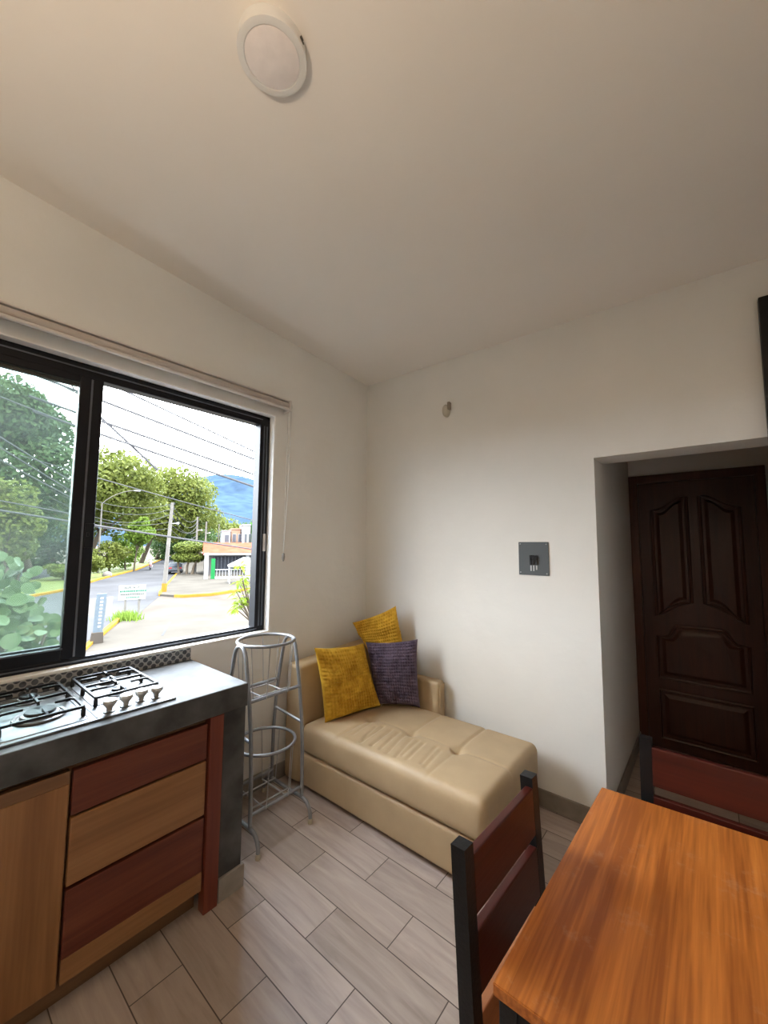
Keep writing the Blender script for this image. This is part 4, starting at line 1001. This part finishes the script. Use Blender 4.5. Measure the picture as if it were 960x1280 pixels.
for (a, b_, nm) in (((-10.58, -.96, 5.91), (-10.41, .09, 5.51), 'highest'), ((-10.48, -.29, 6.06), (-10.41, .09, 5.51), 'steep highest'), ((-10.62, -1.34, 5.05), (-10.4, .1, 4.63), 'second highest'),
                    ((-10.62, -1.28, 4.08), (-10.4, .1, 3.16), 'third highest'), ((-10.62, -1.27, 3.83), (-10.41, .08, 2.93), 'fourth highest'),
                    ((-10.61, -1.25, 3.53), (-10.41, .08, 2.76), 'fifth highest'), ((-10.61, -1.18, 2.56), (-10.4, .11, 2.33), 'second lowest')):
    cable((a, b_), .018, nm + ' cable seen through the left window pane', 0, .12)
for i, (z, s_) in enumerate(((5.1, .9), (4.65, 1.0), (4.2, 1.2), (3.5, .7), (2.9, .5))):
    q = PM[1] + (PM[0] - PM[1]) * ((5.22 - z) / (5.22 - ZG))
    cable(((-30.5, 3.2, z + .4), q), .018, ('first', 'second', 'third', 'fourth', 'lowest')[i] + ' cable strung to the left from the leaning utility pole', s_)
for i, (z, e, s_) in enumerate(((5.1, 5.2, 1.0), (4.6, 4.7, 1.2), (4.1, 4.2, 1.3), (3.3, 3.4, .6), (2.9, 2.8, .8))):
    q = PM[1] + (PM[0] - PM[1]) * ((5.22 - z) / (5.22 - ZG))
    cable((q, (P2.x, P2.y, e)), .020, ('first', 'second', 'third', 'fourth', 'lowest')[i] + ' cable between the leaning pole and the second pole', s_)

# notice board
nb_ = thing('notice_board', 'white notice board on two legs standing by the road edge', 'sign', (-23.9, 6.2, ZG))
S0, S1 = Vector((-25.1, 6.05, 0)), Vector((-22.9, 7.4, 0))
sx = (S1 - S0).normalized(); sn_ = Vector((sx.y, -sx.x, 0))
if sn_.x < 0: sn_ = -sn_
# facing the window: board spans screen-horizontal
cv = Vector((2.32 + 23.9, -2.57 - 6.2, 0)).normalized(); sx = Vector((-cv.y, cv.x, 0)); sc_ = Vector((-24.1, 6.20, 0))
def sp_(a, z, off=0): return sc_ + sx * a + cv * off + Vector((0, 0, z))
bz0, bz1 = -1.72, -.88
m_ = MB(); m_.prism([(-.68, bz0), (.68, bz0), (.68, bz1), (-.68, bz1)], lambda a, b: sp_(a, b, -.03), lambda a, b: sp_(a, b, .03)); m_.build('board', 'sign_white', nb_)
for a in (-.33, .36):
    m_ = MB(); m_.tube([sp_(a, ZG, -.06), sp_(a, bz1 - .1, -.06)], .05, square=True); m_.build('leg', 'pole', nb_)
def txt(body, size, centre, xdir, ndir, mat, parent, name='lettering'):
    cu = bpy.data.curves.new(name, 'FONT'); cu.body = body; cu.size = size; cu.align_x = 'CENTER'; cu.align_y = 'CENTER'; cu.extrude = .004
    to = bpy.data.objects.new(name, cu); C.objects.link(to)
    dg = bpy.context.evaluated_depsgraph_get(); dg.update()
    me = bpy.data.meshes.new_from_object(to.evaluated_get(dg)); bpy.data.objects.remove(to)
    rot = Matrix((xdir, Vector((0, 0, 1)), ndir)).transposed()
    me.transform(Matrix.Translation(Vector(centre) - root_loc(parent)) @ rot.to_4x4())
    me.materials.append(M[mat]); o = bpy.data.objects.new(name, me); C.objects.link(o); o.parent = parent; return o
for ch_, a_ in (('A', -.36), ('U', -.24), ('R', -.12), ('.', -.05), ('A', .08), ('.', .16), ('P', .30), ('.', .38)): txt(ch_, .17, sp_(a_, -1.02, .036), sx, cv, 'sign_ink', nb_)
m_ = MB()
rng = random.Random(2)
def marks(zc_, hh, x0, x1, mat):
    m_ = MB(); a = x0
    while a < x1:
        w_ = rng.uniform(.04, .10)
        m_.prism([(a, zc_ - hh), (a + w_, zc_ - hh), (a + w_, zc_ + hh), (a, zc_ + hh)], lambda p, q: sp_(p, q, .0305), lambda p, q: sp_(p, q, .034)); a += w_ + rng.uniform(.015, .03)
    m_.build('small_print', mat, nb_)
marks(-1.22, .045, -.62, .62, 'sign_green'); marks(-1.40, .028, -.58, .60, 'sign_ink'); marks(-1.58, .030, -.3, .35, 'sign_green')
# narrow pale-blue pillar sign
tt = thing('pillar_sign', 'narrow pale blue pillar sign on a concrete foot beside the divider', 'sign', (-18.3, 3.0, ZG))
cv2 = Vector((2.32 + 18.3, -2.57 - 3.0, 0)).normalized(); sx2 = Vector((-cv2.y, cv2.x, 0)); c2_ = Vector((-18.3, 3.05, 0))
def tp(a, z, off): return c2_ + sx2 * a + cv2 * off + Vector((0, 0, z))
m_ = MB(); m_.prism([(-.20, -2.25), (.16, -2.25), (.22, -.62), (-.14, -.62)], lambda a, b: tp(a, b, -.08), lambda a, b: tp(a, b, .08)); m_.build('pillar', 'totem_blue', tt)
m_ = MB(); m_.prism([(-.30, ZG), (.20, ZG), (.18, -2.25), (-.24, -2.25)], lambda a, b: tp(a, b, -.2), lambda a, b: tp(a, b, .2)); m_.build('concrete_foot', 'paving', tt)
m_ = MB(); m_.prism([(-.42, -1.52), (.42, -1.62), (.46, -.80), (-.36, -.84)], lambda a, b: tp(a, b, -.16), lambda a, b: tp(a, b, -.10)); m_.build('rear_board', 'sign_white', tt, label='white board behind the pillar')
for i in range(9):
  m_ = MB(); m_.prism([(-.05, -2.05 + i * .15), (.06, -2.05 + i * .15), (.06, -1.97 + i * .15), (-.05, -1.97 + i * .15)], lambda a, b: tp(a + (b + 2.25) * .035, b, .081), lambda a, b: tp(a + (b + 2.25) * .035, b, .086))
  m_.build('letter_mark', 'house_white', tt)

# cars, motorcycle
def car(name, label, loc, rz, paint, suv=True):
    t = thing(name, label, 'car', loc, rz, world=False)
    Lh, W, H = 2.2, .90, 1.62 if suv else 1.45
    prof = [(-2.2, .35), (-2.22, .75), (-2.15, 1.0), (-1.95, H - .06), (-1.5, H), (-.1, H), (.75, 1.03), (1.95, .92), (2.2, .7), (2.2, .35)]
    m_ = MB(); m_.prism(prof, lambda a, b: Vector((a, -W * (1 if b < 1.05 else .86), b)), lambda a, b: Vector((a, W * (1 if b < 1.05 else .86), b)))
    bmesh.ops.bevel(m_.bm, geom=m_.bm.edges[:], offset=.06, segments=2, affect='EDGES'); m_.build('car_body', paint, t, smooth=True, world=False, angle=35)
    for s in (-1, 1):
        m_ = MB(); m_.prism([(-1.9, 1.08), (-1.75, H - .14), (-.15, H - .12), (.55, 1.08)], lambda a, b: Vector((a, s * (W * .93 - .02), b)), lambda a, b: Vector((a, s * (W * .93 + .012), b))); m_.build('side_window', 'pane_dark', t, world=False)
        MB().box(-2.26, -2.2, s * .62 - .2, s * .62 + .2, .78, .98, .02).build('tail_light', 'tail', t, world=False)
        for x in (-1.35, 1.35):
            m_ = MB(); m_.lathe([(.2, -.11), (.34, -.11), (.34, .11), (.2, .11)], (x, s * .80, .34), 24, 'y'); m_.build('wheel', 'black_rubber', t, world=False)
    MB().prism([(-.66, 1.10), (.66, 1.10), (.58, H - .18), (-.58, H - .18)], lambda a, b: Vector((-2.18 + (b - 1.0) * .33, a, b)), lambda a, b: Vector((-2.12 + (b - 1.0) * .33 + .03, a, b))).build('rear_window', 'pane_dark', t, world=False)
    MB().box(-2.3, -2.15, -.8, .8, .35, .58, .03).build('bumper', 'grille', t, world=False)
    return t
car('car', 'grey car parked at the right kerb behind the utility pole', SW(28.2, -.40, ZG + .012), ANG, 'car_grey')
car('car', 'white car far away among the bushes on the other carriageway', (-103.5, 27.9, ZG + .01), ANG, 'car_white', False)
mc = thing('motorcycle', 'small red motorcycle riding away up the road', 'motorcycle', (-69.2, 23.6, ZG + .012), ANG, world=False)
for x in (-.62, .62):
    m_ = MB(); m_.lathe([(.18, -.05), (.30, -.05), (.30, .05), (.18, .05)], (x, 0, .30), 20, 'y'); m_.build('wheel', 'black_rubber', mc, world=False)
MB().tube([(-.7, 0, .75), (-.2, 0, .72), (.25, 0, .85), (.5, 0, .75)], [.10, .14, .16, .08], 10).build('tank_and_seat', 'red_metal', mc, world=False, smooth=True)
MB().tube([(-.6, 0, .32), (-.1, 0, .5), (.3, 0, .45), (.45, 0, .9)], [.05, .12, .1, .05], 8).build('engine_frame', 'alu_grey', mc, world=False)
MB().tube([(.42, -.34, 1.0), (.5, 0, .95), (.42, .34, 1.0)], .025, 8).tube([(.62, 0, .3), (.5, 0, .95)], .03, 8).build('handlebar', 'alu_grey', mc, world=False)
# rider: skinned figure astride
def rider():
    V_ = [(-.12, 0, .92), (-.10, 0, 1.15), (-.02, 0, 1.40), (.0, 0, 1.50), (.03, 0, 1.62), (.04, 0, 1.74),
          (-.02, .20, 1.40), (.10, .30, 1.18), (.36, .30, 1.03), (-.02, -.20, 1.40), (.10, -.30, 1.18), (.36, -.30, 1.03),
          (-.08, .12, .90), (.28, .22, .80), (.10, .20, .38), (.22, .20, .33), (-.08, -.12, .90), (.28, -.22, .80), (.10, -.20, .38), (.22, -.20, .33)]
    E_ = [(0, 1), (1, 2), (2, 3), (3, 4), (4, 5), (2, 6), (6, 7), (7, 8), (2, 9), (9, 10), (10, 11), (0, 12), (12, 13), (13, 14), (14, 15), (0, 16), (16, 17), (17, 18), (18, 19)]
    Rr = [.14, .14, .15, .06, .095, .09, .08, .055, .04, .08, .055, .04, .10, .08, .055, .045, .10, .08, .055, .045]
    me = bpy.data.meshes.new('person'); me.from_pydata(V_, E_, []); o = bpy.data.objects.new('person', me); C.objects.link(o)
    md = o.modifiers.new('skin', 'SKIN')
    for i, r_ in enumerate(Rr): me.skin_vertices[0].data[i].radius = (r_, r_)
    me.skin_vertices[0].data[0].use_root = True
    o.modifiers.new('sub', 'SUBSURF').levels = 1
    dg = bpy.context.evaluated_depsgraph_get(); dg.update()
    m2 = bpy.data.meshes.new_from_object(o.evaluated_get(dg)); m2.name = 'person'; o.modifiers.clear(); o.data = m2; m2.materials.clear(); m2.materials.append(M['shirt'])
    for p_ in m2.polygons: p_.use_smooth = True
    return o
rd = rider(); rd.location = (-69.2, 23.6, ZG + .012); rd.rotation_euler = (0, 0, ANG); tag(rd, 'person in a pale shirt riding the motorcycle, seen from behind', 'person')
hm = MB(); hm.lathe([(.05, 1.58), (.12, 1.62), (.14, 1.72), (.11, 1.82), (.03, 1.87)], (.035, 0, 0), 16); hm.build('helmet', 'house_white', rd, world=False, smooth=True)

# houses along the right side (local x = away along street, local y = -v)
def house(name, label, u, v, cat='house'):
    return thing(name, label, cat, SW(u, v, ZG + .15), ANG, world=False)
def wpart(t, mat, nm, u0, u1, v0, v1, z0, z1, bev=0): return MB().box(u0, u1, -v1, -v0, z0, z1, bev).build(nm, mat, t, world=False)
h1 = house('house', 'low grey house with a red tiled roof behind the white gate', 20, 3.6)
wpart(h1, 'house_grey', 'wall', .6, 9, 0, 7.5, 0, 2.9)
m_ = MB(); m_.prism([(-.5, 2.75), (9.5, 2.75), (9.5, 3.0), (4.5, 4.4), (-.5, 3.0)], lambda a, b: Vector((a, .5, b)), lambda a, b: Vector((a, -8.2, b))); m_.build('roof', 'rooftile', h1, world=False)
wpart(h1, 'house_white', 'fascia', -.6, -.5, -.4, 8.2, 2.7, 2.95)
g_ = MB(); g_.box(.5, .56, -4.6, -.8, .5, 2.5)
g_ = g_.build('window_grille', 'grille', h1, world=False)
b_ = MB()
for i in range(9): b_.box(.42, .48, -.9 - i * .45 - .05, -.9 - i * .45, .5, 2.5)
b_.build('grille_bars', 'dark_edge', g_, world=False)
for v_ in (4.9, 7.4): wpart(h1, 'house_white', 'column', -.2, .2, v_, v_ + .45, 0, 2.8)
fn = house('gate_fence', 'white barred gate fence along the pale sidewalk', 14.2, 3.1, 'fence')
wpart(fn, 'house_white', 'gate_column', -.2, .25, .2, .65, 0, 3.1)
wpart(fn, 'green_metal', 'green_post', -.15, .15, .95, 1.4, 0, 2.4)
for i in range(14): MB().tube([(0, -1.6 - i * .33, .1), (0, -1.6 - i * .33, 1.1)], .03, 6).build('fence_bar', 'house_white', fn, world=False)
wpart(fn, 'house_white', 'bottom_rail', -.1, .1, 1.4, 6.2, 0, .22); wpart(fn, 'house_white', 'top_rail', -.05, .05, 1.4, 6.2, 1.05, 1.14)
wpart(fn, 'house_white', 'end_column', -.2, .2, 5.0, 5.4, 0, 2.5)
cn = house('canopy', 'white peaked canopy on posts by the lime plant', 7.0, 5.6, 'canopy')
m_ = MB(); m_.prism([(0, 1.9), (1.7, 2.75), (3.3, 1.9), (3.3, 1.75), (0, 1.75)], lambda a, b: Vector((0, -a, b)), lambda a, b: Vector((2.2, -a, b))); m_.build('canopy_roof', 'canopy', cn, world=False)
for a, u_ in ((.15, .1), (3.1, .1), (.15, 2.1), (3.1, 2.1)): MB().tube([(u_, -a, 0), (u_, -a, 1.75)], .05, 8).build('post', 'house_white', cn, world=False)
def row_house(label, u, v, w_, hgt, mat, wins, roof=None):
    t = house('house', label, u, v); t['group'] = 'row of painted houses'
    wpart(t, mat, 'wall', 0, 9, 0, w_, 0, hgt)
    wpart(t, roof or mat, 'parapet', -.1, 9.1, -.08, w_ + .08, hgt, hgt + .25)
    for (a, z, ww, hh) in wins:
        f_ = wpart(t, 'house_white', 'window', -.08, .02, a - .08, a + ww + .08, z - .08, z + hh + .08)
        MB().box(-.10, -.07, -a - ww, -a, z, z + hh).build('pane', 'pane_dark', f_, world=False)
    return t
row_house('white two storey house at the left end of the row', 47, 6.4, 1.6, 6.7, 'house_white', [(.55, 4.6, .75, 1.4), (.55, 1.4, .8, 1.2)])
row_house('peach two storey house second in the row', 49, 8.25, 1.75, 7.2, 'house_peach', [(.3, 4.7, .6, 1.5), (1.4, 4.7, .6, 1.5)], 'house_peach')
row_house('taller white house with narrow windows in the row', 45, 10.2, 1.4, 7.9, 'house_white', [(.3, 4.0, .4, 2.2), (1.1, 4.0, .4, 2.2)])
row_house('bright green house at the right end of the row', 42, 11.8, 5, 8.1, 'house_green', [(1.2, 3.4, .7, 1.8)])
row_house('small house with a red roof band below the white row', 38, 6.2, 4.2, 3.6, 'house_white', [(1, 1.2, 1.0, 1.1)], 'rooftile')
st_ = MB(); st_.lathe([(.5, 0), (.55, .2), (.4, .5), (.15, .62)], (-57.6, 14.3, G_), 10); st_ = st_.build('boulder', 'stone', None, True); base(st_, (-57.6, 14.3, G_)); tag(st_, 'pale boulder in the median beside the dark shrub', 'rock')
